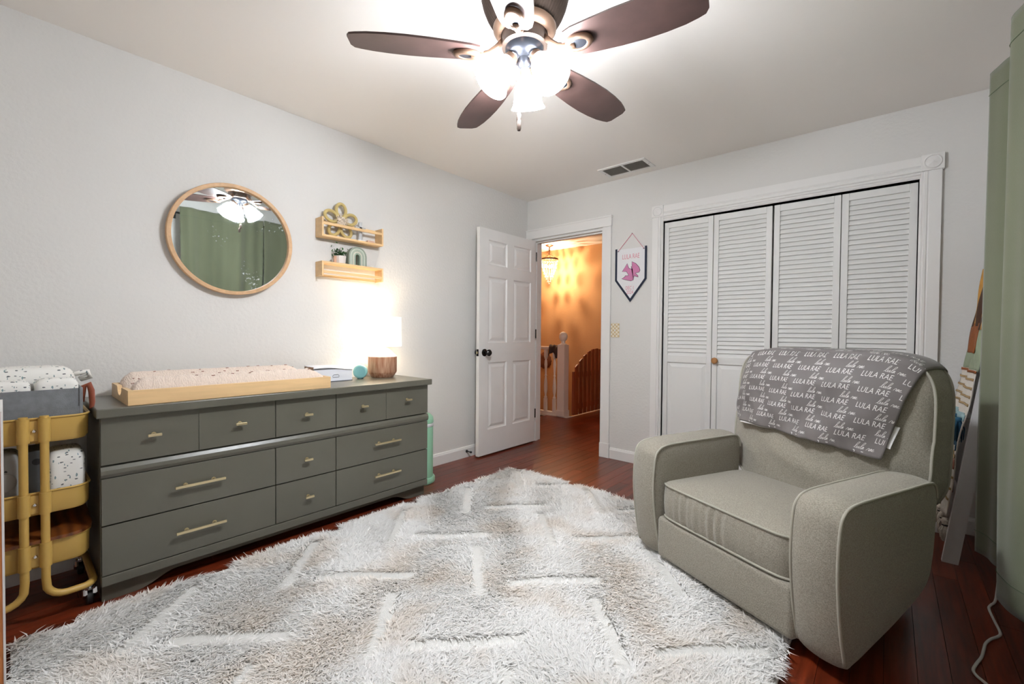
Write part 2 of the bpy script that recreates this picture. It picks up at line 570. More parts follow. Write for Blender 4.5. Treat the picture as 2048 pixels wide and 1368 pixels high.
for k in range(6):
    MB().box(-.36 - .26 * (k + 1), -.335 - .26 * k, 1.36, HY, -.20 * (k + 1) - .03, -.20 * (k + 1)).build('tread', FLOORW, stw)
    MB().box(-.36 - .26 * k, -.34 - .26 * k, 1.36, HY, -.20 * (k + 1), -.20 * k - .03).build('riser', STP, stw)
MB().prism([(-.34, .03), (-2.0, -1.25), (-2.0, -1.05), (-.34, .23)], lambda x, z, y: (x, y, z), HY - .02, HY).build('skirt_board', STP, stw)
struct('trim_3', MB().box(-2.0, -.335, 1.27, 1.36, -.3, .012).box(-.36, -.335, 1.36, HY, -.03, .004), STP, 'white edge trim of the stair opening', 'trim')

# newel post
nwx, nwy = -.435, 1.315
nw = thing('newel_post', 'square white newel post with a turned ball cap in the hall', 'newel post', (nwx, nwy, 0))
MB().box(nwx - .055, nwx + .055, nwy - .055, nwy + .055, .012, .955, .004).build('post', STP, nw)
MB().box(nwx - .064, nwx + .064, nwy - .064, nwy + .064, .012, .09, .004).build('base', STP, nw)
MB().lathe([(.05, .955), (.05, .962), (.030, .972), (.026, .985), (.030, .995), (.028, 1.0), (.043, 1.015), (.054, 1.04), (.057, 1.06), (.054, 1.085), (.042, 1.108), (.02, 1.122), (0, 1.126)], (nwx, nwy, 0), 24, caps=False).build('ball_cap', STP, nw, smooth=True)
# balustrade
bl = thing('balustrade', 'white hallway stair railing with turned balusters', 'railing', (-.95, nwy, 0))
MB().box(-2.0, nwx - .056, nwy - .032, nwy + .032, .885, .925, .008).build('handrail', STP, bl)
MB().box(-2.0, nwx - .056, nwy - .03, nwy + .03, .013, .05, .004).build('bottom_rail', STP, bl)
bp0 = None
for k in range(9):
    bx = nwx - .135 - k * .145
    if bp0 is None:
        bm_ = MB().box(bx - .02, bx + .02, nwy - .02, nwy + .02, .05, .22, .002).box(bx - .02, bx + .02, nwy - .02, nwy + .02, .78, .885, .002)
        bm_.lathe([(.018, .22), (.024, .235), (.015, .25), (.013, .27), (.022, .32), (.025, .38), (.020, .46), (.012, .52), (.020, .53), (.012, .545), (.015, .60), (.022, .68), (.018, .73), (.012, .75), (.022, .765), (.018, .78)], (bx, nwy, 0), 16)
        bp0 = (bm_.build('baluster', STP, bl, smooth=True), bx)
    else:
        share(bp0[0], bl, (bx - bp0[1], 0, 0))
# dark cloth over the rail
CLO = mat('dark_brown_cloth', hexc(70, 52, 44), .9, bump=(40, .6, .01))


def cloth_fn(u, w):
    a = (u - .5)
    x = nwx - .14 + a * .15
    t_ = w * 2 - 1
    ang = t_ * 1.7
    if abs(ang) < 1.2:
        yy, zz = .048 * math.sin(ang), .917 + .03 * math.cos(ang)
    else:
        k = (abs(ang) - 1.2) / .5
        yy, zz = math.copysign(.046 + .01 * math.sin(9 * u), ang), .925 - k * (.13 + .05 * math.sin(3 + 4 * u))
    return (x + .015 * math.sin(8 * w), nwy + yy * 1.0 + .006 * math.sin(20 * u), zz + .008 * math.sin(14 * u))


tag(MB().grid(cloth_fn, 24, 30).build('draped_cloth', CLO, smooth='all', solid=.006), 'dark brown cloth draped over the white hall railing', 'cloth')
# round woven ornament hanging on the inside of the stairwell
orn = tag(MB().lathe([(.0, .02), (.05, .03), (.09, .026), (.13, .012), (.135, 0)], (-1.44, HY, .66), 28, (0, -1, 0), mod=lambda k, a: 1 + .04 * math.cos(14 * a)).build('woven_plaque', mat('woven_brown', hexc(130, 74, 40), .7, wave=(60, 2, hexc(80, 40, 20), 'X')), smooth=True), 'round brown woven plaque on the stairwell wall', 'wall ornament')

# picket gate
GW = mat('cherry_gate_wood', hexc(136, 66, 34), .45, var=(6, .25, (6, 6, .6)), rand=.12)
gt = thing('picket_gate', 'arched brown wooden picket gate at the top of the stairs', 'gate', (-.31, 1.8, 0))
hts = [.66, .735, .80, .85, .882, .893, .885, .85]
for k, hz in enumerate(hts):
    y0 = 1.395 + k * .104
    w = .070
    poly = [(y0, .03), (y0 + w, .03), (y0 + w, hz + (hts[min(k + 1, 7)] - hz) * .55)] + [(y0 + w * (1 - q / 4), hz + (hts[min(k + 1, 7)] - hz) * .55 * (1 - q / 4) + .006 * math.sin(PI * q / 4)) for q in range(1, 4)] + [(y0, hz)]
    MB().prism(poly, lambda y, z, x: (x, y, z), -.305, -.287).build('picket', GW, gt)
for z0, z1 in ((.10, .17), (.52, .59)):
    MB().box(-.329, -.306, 1.375, 2.235, z0, z1, .002).build('crossbar', GW, gt)
MB().box(-.331, -.30, 1.372, 1.394, .03, .60, .002).build('end_post', GW, gt)

# chandelier
cx, cy = -1.10, 1.90
CH = mat('rust_iron', hexc(96, 58, 34), .5, metal=.5)
CRY = mat('crystal_glass', (.95, .93, .9), .05, trans=.9)
ch = thing('chandelier', 'small tiered crystal chandelier glowing in the hallway', 'chandelier', (cx, cy, H))
MB().lathe([(.062, 0), (.062, -.006), (.045, -.018), (.012, -.030), (0, -.030)], (cx, cy, H), 24, caps=False).build('canopy', CH, ch, smooth=True)
st_ = MB().tube([(cx, cy, H - .03), (cx, cy, H - .15)], .006, 8)
for k in range(3):
    st_.tube([(cx + .011 * math.cos(a), cy + (.011 * math.sin(a) if k % 2 == 0 else 0), H - .05 - k * .035 + (.012 * math.sin(a) if k % 2 else .012 * math.sin(a + .6))) for a in np.linspace(0, 2 * PI, 10)[:-1]], .003, 6, closed=True)
st_.build('stem', CH, ch, smooth=True)
for k in range(3):
    a = k * 2 * PI / 3 + .4
    MB().tube([(cx + .005 * math.cos(a), cy + .005 * math.sin(a), H - .14), (cx + .05 * math.cos(a), cy + .05 * math.sin(a), H - .165), (cx + .125 * math.cos(a), cy + .125 * math.sin(a), H - .215)], .005, 6).build('arm', CH, ch)
MB().lathe([(.124, -.205), (.136, -.205), (.136, -.228), (.124, -.228), (.124, -.205)], (cx, cy, H), 32, caps=False).build('ring', CH, ch)
tiers = [(.130, 2.205, 20, .030), (.118, 2.165, 20, .040), (.108, 2.115, 18, .040), (.094, 2.065, 16, .040), (.078, 2.015, 14, .036), (.062, 1.97, 11, .034), (.045, 1.928, 8, .030), (.026, 1.888, 5, .028), (.004, 1.852, 2, .026)]
cm = MB()
for r, z, n, hh in tiers:
    for i in range(n):
        a = 2 * PI * i / n + r * 40
        c = (cx + r * math.cos(a), cy + r * math.sin(a), z)
        cm.lathe([(0, .62 * hh), (.0105, .12 * hh), (.0095, -.2 * hh), (0, -.62 * hh)], c, 6, caps=False)
cro = cm.build('crystals', CRY, ch)
cro['kind'] = 'stuff'
CB = mat('lit_candle_bulb', (1, .9, .7), .4, emit=((1, .62, .26), 60.0))
for k in range(3):
    a = k * 2 * PI / 3
    MB().sphere((cx + .045 * math.cos(a), cy + .045 * math.sin(a), 2.12), .017, 10, 8, (1, 1, 1.6)).build('bulb', CB, ch, smooth=True)
for dz, en, rad in ((2.03, CHAND_W * .8, .008), (2.14, CHAND_W * .8, .03)):
    ld = bpy.data.lights.new('chandelier_light', 'POINT')
    ld.energy = en
    ld.color = (1, .77, .52)
    ld.shadow_soft_size = rad
    lo = bpy.data.objects.new('chandelier_light', ld)
    COL.objects.link(lo)
    lo.location = (cx, cy, dz)

# ------------------------------------------------------------------ dresser
dr = thing('dresser', 'long grey painted dresser with brass bar handles against the left wall', 'dresser', (.26, -2.445, 0))
YL, YR, XF = -3.250, -1.640, .465
MB().box(.035, XF - .012, YL, YR, .075, .748).build('carcass', GREYP, dr)
MB().box(.022, .505, YL - .014, YR + .014, .748, .785, .004).build('top', GREYP, dr)
# moulded waist rail
MB().prism([(XF - .013, .506), (XF + .012, .506), (XF + .020, .520), (XF + .020, .536), (XF + .012, .550), (XF - .013, .553)], lambda x, z, y: (x, y, z), YL, YR).build('waist_rail', GREYP, dr)
MB().box(XF - .013, XF + .012, YL, YR, .072, .112, .003).build('bottom_rail', GREYP, dr)
# skirt with curved feet
sk = [(YL + .004, 0), (YL + .11, 0)]
for q in range(1, 9):
    a = q / 8
    sk.append((YL + .11 + .14 * a, .045 * (3 * a * a - 2 * a ** 3)))
for q in range(7, -1, -1):
    a = q / 8
    sk.append((YR - .11 - .14 * a, .045 * (3 * a * a - 2 * a ** 3)))
sk += [(YR - .004, 0), (YR - .004, .073), (YL + .004, .073)]
sk[10] = (YR - .25, .045)
MB().prism(sk, lambda y, z, x: (x, y, z), XF - .045, XF - .022).build('skirt', GREYP, dr)
for ya, yb in ((YL + .004, YL + .028), (YR - .028, YR - .004)):
    MB().box(.05, XF - .045, ya, yb, 0, .0745).build('side_foot', GREYP, dr)


def bar_handle(y0, y1, z, par, short=False):
    xx = XF + .012
    h = MB()
    ends = (y0 + .22 * (y1 - y0), y1 - .22 * (y1 - y0)) if not short else ((y0 + y1) / 2,)
    for yy in ends:
        h.cyl((xx, yy, z), .0065, .024, 10, (1, 0, 0)).cyl((xx, yy, z), .009, .003, 12, (1, 0, 0))
    h.box(xx + .020, xx + .0305, y0, y1, z - .0055, z + .0055, .0015)
    h.build('handle', BRASS, par)


def drawer(y0, y1, z0, z1, handles, groove=None):
    g = .0018
    if groove:
        dmb = MB().box(XF - .011, XF + .012, y0 + g, groove - .001, z0 + g, z1 - g).box(XF - .011, XF + .012, groove + .001, y1 - g, z0 + g, z1 - g).box(XF - .011, XF + .008, groove - .001, groove + .001, z0 + g, z1 - g)
    else:
        dmb = MB().box(XF - .011, XF + .012, y0 + g, y1 - g, z0 + g, z1 - g, .0015)
    o = dmb.build('drawer', GREYP, dr)
    for (a, b, z, s) in handles:
        bar_handle(a, b, z, o, s)


Y1, Y2 = -2.602, -2.283
drawer(YL, Y1, .556, .746, [(-3.108, -3.062, .657, True), (-2.786, -2.740, .655, True)], -2.926)
drawer(Y1, Y2, .556, .746, [(-2.468, -2.424, .655, True)])
drawer(Y2, YR, .556, .746, [(-2.141, -2.097, .659, True), (-1.831, -1.787, .665, True)], -1.961)
drawer(YL, Y1, .315, .504, [(-3.018, -2.829, .414, False)])
drawer(YL, Y1, .114, .313, [(-3.015, -2.826, .213, False)])
drawer(Y1, Y2, .315, .504, [(-2.468, -2.424, .416, True)])
drawer(Y1, Y2, .114, .313, [(-2.462, -2.418, .216, True)])
drawer(Y2, YR, .315, .504, [(-2.052, -1.868, .421, False)])
drawer(Y2, YR, .114, .313, [(-2.052, -1.868, .226, False)])

# ------------------------------------------------------------------ changing tray and pad
ct = thing('changing_tray', 'pale wooden changing tray with hand notches on the dresser', 'tray', (.28, -2.74, .785))
tx0, tx1, ty0, ty1, tz = .075, .485, -3.168, -2.318, .7855
MB().box(tx1 - .016, tx1, ty0, ty1, tz, tz + .062, .0015).build('front_board', PINE, ct)
MB().box(tx0, tx0 + .016, ty0, ty1, tz, tz + .062, .0015).build('back_board', PINE, ct)
for yy in (ty0, ty1 - .016):
    xm = (tx0 + tx1) / 2
    poly = [(tx0 + .016, tz), (tx1 - .016, tz), (tx1 - .016, tz + .062), (xm + .058, tz + .062)]
    for q in range(0, 9):
        a = PI * q / 8
        poly.append((xm + .050 * math.cos(a), tz + .058 - .034 * math.sin(a)))
    poly += [(xm - .058, tz + .062), (tx0 + .016, tz + .062)]
    MB().prism(poly, lambda x, z, y: (x, y, z), yy, yy + .016).build('end_board', PINE, ct)
MB().box(tx0 + .016, tx1 - .016, ty0 + .016, ty1 - .016, tz, tz + .008).build('bottom_board', PINE, ct)

PADM = mat('blush_muslin', hexc(238, 220, 205), .9, bump=(70, .8, .010, (1, 3, 1)), var=(120, .05), sheen=.2)
pad = thing('changing_pad', 'blush muslin covered changing pad with tiny brown flowers', 'changing pad', (.28, -2.74, .794))
px0, px1, py0, py1 = tx0 + .019, tx1 - .019, ty0 + .019, ty1 - .019


def pad_z(u, w):
    # u across (x), w along (y): raised bolster edges along both long sides, dip in the middle
    b = .050 * math.exp(-((u - .13) / .16) ** 2) + .044 * math.exp(-((u - .87) / .16) ** 2)
    e = min(1, w / .05) * min(1, (1 - w) / .10)
    e = max(0, e) ** .45
    s_ = min(1, u / .06) * min(1, (1 - u) / .06)
    s_ = max(0, s_) ** .4
    wr = .0035 * math.sin(95 * w + 8 * u) * math.sin(31 * w + 2) * (1 if u > .6 else .2)
    return .802 + (.048 + b + wr) * (.35 + .65 * e) * s_


def pad_fn(u, w):
    return (px0 + (px1 - px0) * u, py0 + (py1 - py0) * w, pad_z(u, w))


pm = MB().grid(pad_fn, 40, 150)
pm.box(px0 + .004, px1 - .004, py0 + .004, py1 - .004, .794, .803)
po = pm.build('cover', PADM, pad, smooth=True)
fm = MB()
for k in range(62):
    u, w = random.uniform(.05, .95), random.uniform(.04, .96)
    c = Vector(pad_fn(u, w)) + Vector((0, 0, .0015))
    for q in range(3):
        a = q * 2.1 + random.uniform(0, 6)
        c2 = c + Vector((.004 * math.cos(a), .004 * math.sin(a), 0))
        fm.sphere(c2, .0038, 6, 4, (1, 1, .45))
fo = fm.build('flower_print', mat('brown_print', hexc(150, 96, 74), .8), pad)
fo['label'] = 'tiny brown printed flowers'

# ------------------------------------------------------------------ things on the dresser
BOXW = mat('white_card', hexc(232, 234, 240), .55)
KRAFT = mat('kraft_card', hexc(150, 124, 104), .7)
wbx = thing('keepsake_box', 'white lidded box with a brown end beside the changing tray', 'box', (.16, -2.16, .785))
bx0, bx1, by0, by1 = .085, .205, -2.285, -2.035
MB().box(bx0, bx1, by0 + .004, by1, .786, .862, .002).build('body', BOXW, wbx)
MB().box(bx0 - .003, bx1 - .004, by0, by0 + .0035, .786, .880, .001).build('end_panel', KRAFT, wbx)
MB().grid(lambda u, w: (bx0 - .004 + (bx1 - bx0 + .010) * u, by0 + (by1 - by0 + .006) * w, .864 + .014 * (1 - u) * 1.0 + .006 * math.sin(5 * w) * u + .008 * (1 - w)), 8, 16).build('lid', BOXW, wbx, smooth='all', solid=.003)
MB().tube([(bx1 + .0015, by0 + .12 + dy, .812 + dz) for dy, dz in ((0, 0), (0, .010), (.006, .016), (.034, .016), (.040, .010), (.040, 0))], .0013, 6, closed=True).build('handle_slot', mat('slot_grey', hexc(120, 122, 132), .6), wbx)
MB().box(bx0, bx1 + .002, by0, by1 + .001, .7853, .7895).build('base', mat('slate_base', hexc(90, 96, 106), .6), wbx)

TEAL = mat('teal_plastic', hexc(134, 186, 186), .45)
tdir = Vector((.80, -.60, 0)).normalized()
td = thing('sound_machine', 'round teal sound machine standing beside the table lamp', 'speaker', (.17, -1.955, .785))
MB().lathe([(0, -.026), (.034, -.026), (.042, -.022), (.0455, -.012), (.0455, .012), (.042, .022), (.034, .026), (0, .026)], (.165, -1.955, .8335), 36, tdir, caps=False).build('body', TEAL, td, smooth=True)
MB().lathe([(0, .0262), (.033, .0262), (.034, .0275), (0, .0278)], (.165, -1.955, .8335), 36, tdir, caps=False).build('face_plate', mat('teal_fabric', hexc(122, 178, 180), .7, bump=(500, .4, .001)), td, smooth=True)
MB().box(.150, .180, -1.97, -1.94, .7855, .793, .002).build('foot', mat('teal_dark', hexc(80, 130, 132), .6), td)

lx, ly = .160, -1.784
LB = mat('ribbed_copper_ceramic', hexc(165, 104, 72), .42, metal=.35, wave=(.001, 0, (.5, .5, .5), 'X'), var=(70, .35, (1, 1, .12)), col2=hexc(214, 176, 148))
lamp = thing('table_lamp', 'lit table lamp with white drum shade and ribbed copper base', 'lamp', (lx, ly, .785))
MB().lathe([(.0, .0005), (.070, .0005), (.073, .004), (.094, .036), (.095, .040), (.095, .143)], (lx, ly, .785), 72, mod=lambda k, a: 1 + (.012 * math.cos(36 * a)), caps=False).build('base', LB, lamp, smooth=True)
MB().lathe([(.095, .143), (.088, .153), (.050, .190), (.020, .205), (.012, .206), (.012, .240)], (lx, ly, .785), 40, caps=False).build('white_neck', mat('white_ceramic', hexc(235, 230, 222), .3), lamp, smooth=True)
MB().lathe([(.127, .215), (.124, .415), (.1225, .415), (.1255, .215), (.127, .215)], (lx, ly, .785), 48, caps=False).build('shade', LSHADE, lamp, smooth=True)
MB().sphere((lx, ly, .785 + .285), .030, 16, 10, (1, 1, 1.25)).build('bulb', LBULB, lamp, smooth=True)
MB().cyl((lx, ly, 1.024), .014, .03, 12).build('socket', BRASS, lamp)
for k in range(3):
    a = k * 2 * PI / 3
    MB().tube([(lx + .012 * math.cos(a), ly + .012 * math.sin(a), 1.04), (lx + .125 * math.cos(a), ly + .125 * math.sin(a), 1.185)], .0015, 5).build('shade_spider', BRASS, lamp)

# ------------------------------------------------------------------ pail behind the dresser
MINT = mat('mint_enamel', hexc(150, 200, 168), .35)
pl = thing('diaper_pail', 'mint green diaper pail standing at the end of the dresser', 'pail', (.21, -1.505, 0))
MB().lathe([(0, .001), (.113, .001), (.115, .006), (.115, .030), (.110, .038), (.100, .040)], (.21, -1.505, 0), 40, caps=False).build('base_ring', MINT, pl, smooth=True)
MB().lathe([(.100, .036), (.100, .405), (.098, .41), (0, .41)], (.21, -1.505, 0), 40, caps=False).build('body', MINT, pl, smooth=True)
MB().lathe([(.101, .41), (.103, .413), (.103, .432), (.101, .435), (0, .435)], (.21, -1.505, 0), 40, caps=False).build('collar', mat('chrome_white', hexc(232, 236, 238), .3, metal=.3), pl, smooth=True)
MB().lathe([(.102, .436), (.103, .44), (.099, .475), (.08, .495), (.04, .503), (0, .505)], (.21, -1.505, 0), 40, caps=False).build('lid', MINT, pl, smooth=True)

# ------------------------------------------------------------------ round mirror
mc = Vector((.0, -2.652, 1.602))
TILT = math.radians(2.0)
mr_ = bpy.data.objects.new('round_mirror', None)
COL.objects.link(mr_)
mr_.location = (.029, mc.y, mc.z)
mr_.rotation_euler = (0, TILT, math.radians(-1.6))
OFF['round_mirror'] = Vector()
tag(mr_, 'round mirror in a thin oak frame on the left wall', 'mirror')
R0 = .304
MB().lathe([(R0 - .020, .004), (R0 - .020, .026), (R0 - .018, .028), (R0 - .002, .028), (R0, .026), (R0, -.008), (R0 - .020, -.008), (R0 - .020, .004)], (0, 0, 0), 96, (1, 0, 0), caps=False).build('frame', OAK, mr_, smooth=True)
gm = bpy.data.materials.new('mirror_glass')
gm.use_nodes = True
nt = gm.node_tree
bs = nt.nodes['Principled BSDF']
bs.inputs['Base Color'].default_value = (.86, .92, .92, 1)
bs.inputs['Metallic'].default_value = 1
bs.inputs['Roughness'].default_value = .015
tc = nt.nodes.new('ShaderNodeTexCoord')
vo = nt.nodes.new('ShaderNodeTexNoise')
vo.inputs['Scale'].default_value = 75
vo.inputs['Detail'].default_value = 3
big = nt.nodes.new('ShaderNodeTexNoise')
big.inputs['Scale'].default_value = 6
nt.links.new(tc.outputs['Object'], vo.inputs[0])
nt.links.new(tc.outputs['Object'], big.inputs[0])
mul = nt.nodes.new('ShaderNodeMath')
mul.operation = 'MULTIPLY'
nt.links.new(vo.outputs[0], mul.inputs[0])
nt.links.new(big.outputs[0], mul.inputs[1])
rp = nt.nodes.new('ShaderNodeValToRGB')
rp.color_ramp.elements[0].position = .405
rp.color_ramp.elements[1].position = .47
rp.color_ramp.elements[1].color = (.5, .5, .5, 1)
nt.links.new(mul.outputs[0], rp.inputs[0])
df = nt.nodes.new('ShaderNodeBsdfDiffuse')
df.inputs[0].default_value = (.75, .8, .8, 1)
mxs = nt.nodes.new('ShaderNodeMixShader')
nt.links.new(rp.outputs[0], mxs.inputs[0])
nt.links.new(bs.outputs[0], mxs.inputs[1])
nt.links.new(df.outputs[0], mxs.inputs[2])
nt.links.new(mxs.outputs[0], nt.nodes['Material Output'].inputs[0])
MB().cyl((.004, 0, 0), R0 - .0195, .008, 96, (1, 0, 0)).build('glass', gm, mr_)

# ------------------------------------------------------------------ wall shelves
SY0, SY1 = -2.178, -1.735


def wall_shelf(z0, flip, label):
    t = thing('wall_shelf', label, 'shelf', (.045, (SY0 + SY1) / 2, z0), group='small wooden wall shelves')
    hgt = .122 if not flip else .095
    def Z(z):
        return z0 + (z if not flip else hgt - z)
    def bx(x0, x1, y0, y1, a, b):
        z_0, z_1 = sorted((Z(a), Z(b)))
        return MB().box(x0, x1, y0, y1, z_0, z_1, .001)
    for a, b in ((SY0, SY0 + .012), (SY1 - .012, SY1)):
        bx(.0005, .090, a, b, 0, hgt).build('end_panel', PINE, t)
    bx(.0005, .090, SY0 + .012, SY1 - .012, 0, .012).build('board', PINE, t)
    bx(.078, .090, SY0 + .012, SY1 - .012, hgt * .62, hgt * .62 + .017).build('rail', PINE, t)
    bx(.0005, .010, SY0 + .012, SY1 - .012, hgt - .020, hgt - .004).build('back_rail', PINE, t)
    return t


wall_shelf(1.705, False, 'upper wooden wall shelf holding the looped flower ornament')
wall_shelf(1.452, True, 'lower wooden wall shelf holding the plant and the rainbow')

# looped flower ornament (five wrapped loops round a fluffy centre)
ROPE = mat('straw_wrap', hexc(200, 178, 118), .8, bump=(180, .4, .002), wave=(.01, 0, (.5, .4, .2), 'X') if False else None)
fx, fy, fz = .045, -2.028, 1.830
fw = thing('flower_ornament', 'straw coloured looped flower ornament with a fluffy cream centre', 'ornament', (fx, fy, 1.72))
for k in range(5):
    a = PI / 2 + k * 2 * PI / 5
    dy, dz = math.cos(a), math.sin(a)
    c = Vector((fx, fy + dy * .070, fz + dz * .070))
    pts = []
    for q in range(24):
        b = 2 * PI * q / 24
        la, lb = .044 * math.cos(b), .033 * math.sin(b)
        pts.append((c.x + (-.012 if k in (2, 3) else .0), c.y + la * dy - lb * dz, c.z + la * dz + lb * dy))
    MB().tube(pts, .0105, 10, closed=True).build('petal_loop', ROPE, fw, smooth='all')
cm = MB()
for k in range(260):
    d = Vector((random.gauss(0, 1), random.gauss(0, 1), random.gauss(0, 1))).normalized()
    if d.x < -.2:
        continue
    b = Vector((fx + .002, fy, fz)) + Vector((d.x * .012, d.y * .030, d.z * .030))
    s1 = Vector((random.uniform(-1, 1), random.uniform(-1, 1), random.uniform(-1, 1))) * .012
    cm.tube([b, b + d * .010 + s1 * .5, b + d * .014 + s1], [.0022, .002, .0012], 4)
cm.lathe([(0, -.006), (.03, -.006), (.034, .004), (.026, .014), (0, .018)], (fx, fy, fz), 20, (1, 0, 0), caps=False)
cm.build('fluffy_centre', mat('cream_wool', hexc(232, 218, 200), .95), fw, smooth='all')

ACR = mat('clear_acrylic', (.93, .95, .97), .08, trans=.55)
ac = thing('acrylic_cross', 'small clear and white cross keepsake on the upper shelf', 'ornament', (.045, -1.885, 1.717))
MB().box(.036, .054, -1.900, -1.878, 1.7175, 1.850, .002).build('upright', ACR, ac)
MB().box(.036, .054, -1.928, -1.852, 1.796, 1.818, .002).build('crossbar', ACR, ac)
MB().box(.028, .062, -1.915, -1.862, 1.7172, 1.728, .002).build('foot', BOXW, ac)
tag(MB().box(.030, .060, -1.838, -1.785, 1.7172, 1.735, .002).build('stone_block', mat('pink_stone', hexc(214, 178, 160), .6, var=(30, .2)), None), 'small pink stone block near the right end of the upper shelf', 'ornament')

# rainbow of nested arches
RBC = [hexc(150, 160, 146), hexc(196, 204, 190), hexc(170, 182, 166), hexc(206, 205, 190), hexc(150, 168, 152)]
rx_, ry_, rz_ = .048, -1.918, 1.547
rb = thing('rainbow_ornament', 'sage green nested arch rainbow standing on the lower shelf', 'ornament', (rx_, ry_, rz_))
for k in range(5):
    ro, ri = .066 - .0105 * k, .066 - .0105 * (k + 1) + .0012
    sz = .062
    poly = [(ro, 0)] + [(ro * math.cos(a), sz + ro * math.sin(a)) for a in np.linspace(0, PI, 19)] + [(-ro, 0), (-ri, 0)] + [(ri * math.cos(a), sz + ri * math.sin(a)) for a in np.linspace(PI, 0, 19)] + [(ri, 0)]
    n = len(poly)
    mb = MB()
    dx = .020 - .001 * k
    vs = [(rx_ - dx, ry_ + a, rz_ + b) for a, b in poly] + [(rx_ + dx, ry_ + a, rz_ + b) for a, b in poly]
    h2 = n // 2
    fs = [(i, (i + 1) % n, n + (i + 1) % n, n + i) for i in range(n)]
    for i in range(h2 - 1):
        j = n - 1 - i
        fs.append((i, i + 1, j - 1, j))
        fs.append((n + i, n + j, n + j - 1, n + i + 1))
    mb.add(vs, fs)
    mb.build('arch', mat('rainbow_%d' % k, RBC[k], .6), rb)

# potted plant on the lower shelf
pp = thing('potted_plant', 'small leafy green plant in a white pot on the lower shelf', 'plant', (.045, -2.04, 1.547))
MB().lathe([(0, 0), (.026, 0), (.030, .004), (.036, .050), (.034, .052), (.030, .048), (0, .046)], (.045, -2.03, 1.547), 8, caps=False).build('pot', mat('white_pot', hexc(236, 226, 218), .5), pp)
LEAF = mat('dark_leaf', hexc(52, 92, 50), .5, rand=.2)
lf0 = None
for k in range(95):
    c = Vector((.045 + random.gauss(0, .018), -2.043 + random.gauss(0, .022), 1.605 + abs(random.gauss(0, .022)) - .004))
    d = Vector((random.gauss(0, 1), random.gauss(0, 1), random.gauss(.3, 1))).normalized()
    if lf0 is None:
        lf0 = MB().add([(0, 0, 0), (.005, 0, .006), (.006, .001, .012), (0, .003, .019), (-.006, .001, .012), (-.005, 0, .006), (0, -.001, .010)], [(0, 1, 6), (1, 2, 6), (2, 3, 6), (3, 4, 6), (4, 5, 6), (5, 0, 6)]).build('leaf', LEAF)
        lf0.parent = pp
        l = lf0
    else:
        l = share(lf0, pp)
    l.location = c - pp.location
    l.rotation_mode = 'QUATERNION'
    l.rotation_quaternion = Vector((0, 0, 1)).rotation_difference(d)
sm = MB()
for k in range(7):
    a = random.uniform(0, 6.28)
    sm.tube([(.045, -2.03, 1.59), (.045 + .02 * math.cos(a), -2.04 + .025 * math.sin(a), 1.62)], .0015, 5)
sm.build('stem', LEAF, pp)
tag(MB().box(.060, .068, -2.088, -2.070, 1.547, 1.592, .001).build('wooden_tag', mat('pinkish_wood', hexc(206, 160, 132), .6), None), 'small upright wooden tag beside the potted plant', 'tag')

# ------------------------------------------------------------------ ceiling fan
FX, FY = 1.760, -2.208
fan = thing('ceiling_fan', 'bronze ceiling fan with five walnut blades and three lit glass shades', 'ceiling fan', (FX, FY, H))
hp_ = [(.150, 2.4395), (.168, 2.436), (.172, 2.425), (.160, 2.415), (.163, 2.405), (.168, 2.395), (.160, 2.385)]
MB().lathe([(r, z) for r, z in hp_], (FX, FY, 0), 64, caps=False).build('canopy', BRONZE, fan, smooth=True)
rib = [(.158, 2.386), (.162, 2.370), (.161, 2.345), (.154, 2.315), (.142, 2.285), (.126, 2.258), (.110, 2.238)]
MB().lathe(rib, (FX, FY, 0), 240, mod=lambda k, a: 1 + .022 * math.cos(60 * a), caps=False).build('ribbed_housing', BRONZE, fan, smooth='all')
MB().lathe([(.112, 2.240), (.118, 2.234), (.118, 2.226), (.108, 2.214), (.098, 2.206), (.088, 2.206)], (FX, FY, 0), 64, caps=False).build('lower_ring', COPPER, fan, smooth=True)
MB().lathe([(.086, 2.210), (.086, 2.165), (.080, 2.160), (0, 2.160)], (FX, FY, 0), 48, caps=False).build('blade_hub', BRONZE, fan, smooth=True)
BLUEB = mat('dark_gunmetal', hexc(52, 54, 60), .32, metal=.7)
MB().lathe([(.072, 2.172), (.071, 2.150), (.064, 2.134), (.050, 2.124), (.032, 2.118), (.026, 2.104), (.021, 2.092), (.010, 2.086), (0, 2.085)], (FX, FY, 0), 48, caps=False).build('switch_housing', BLUEB, fan, smooth=True)
ZB = 2.127
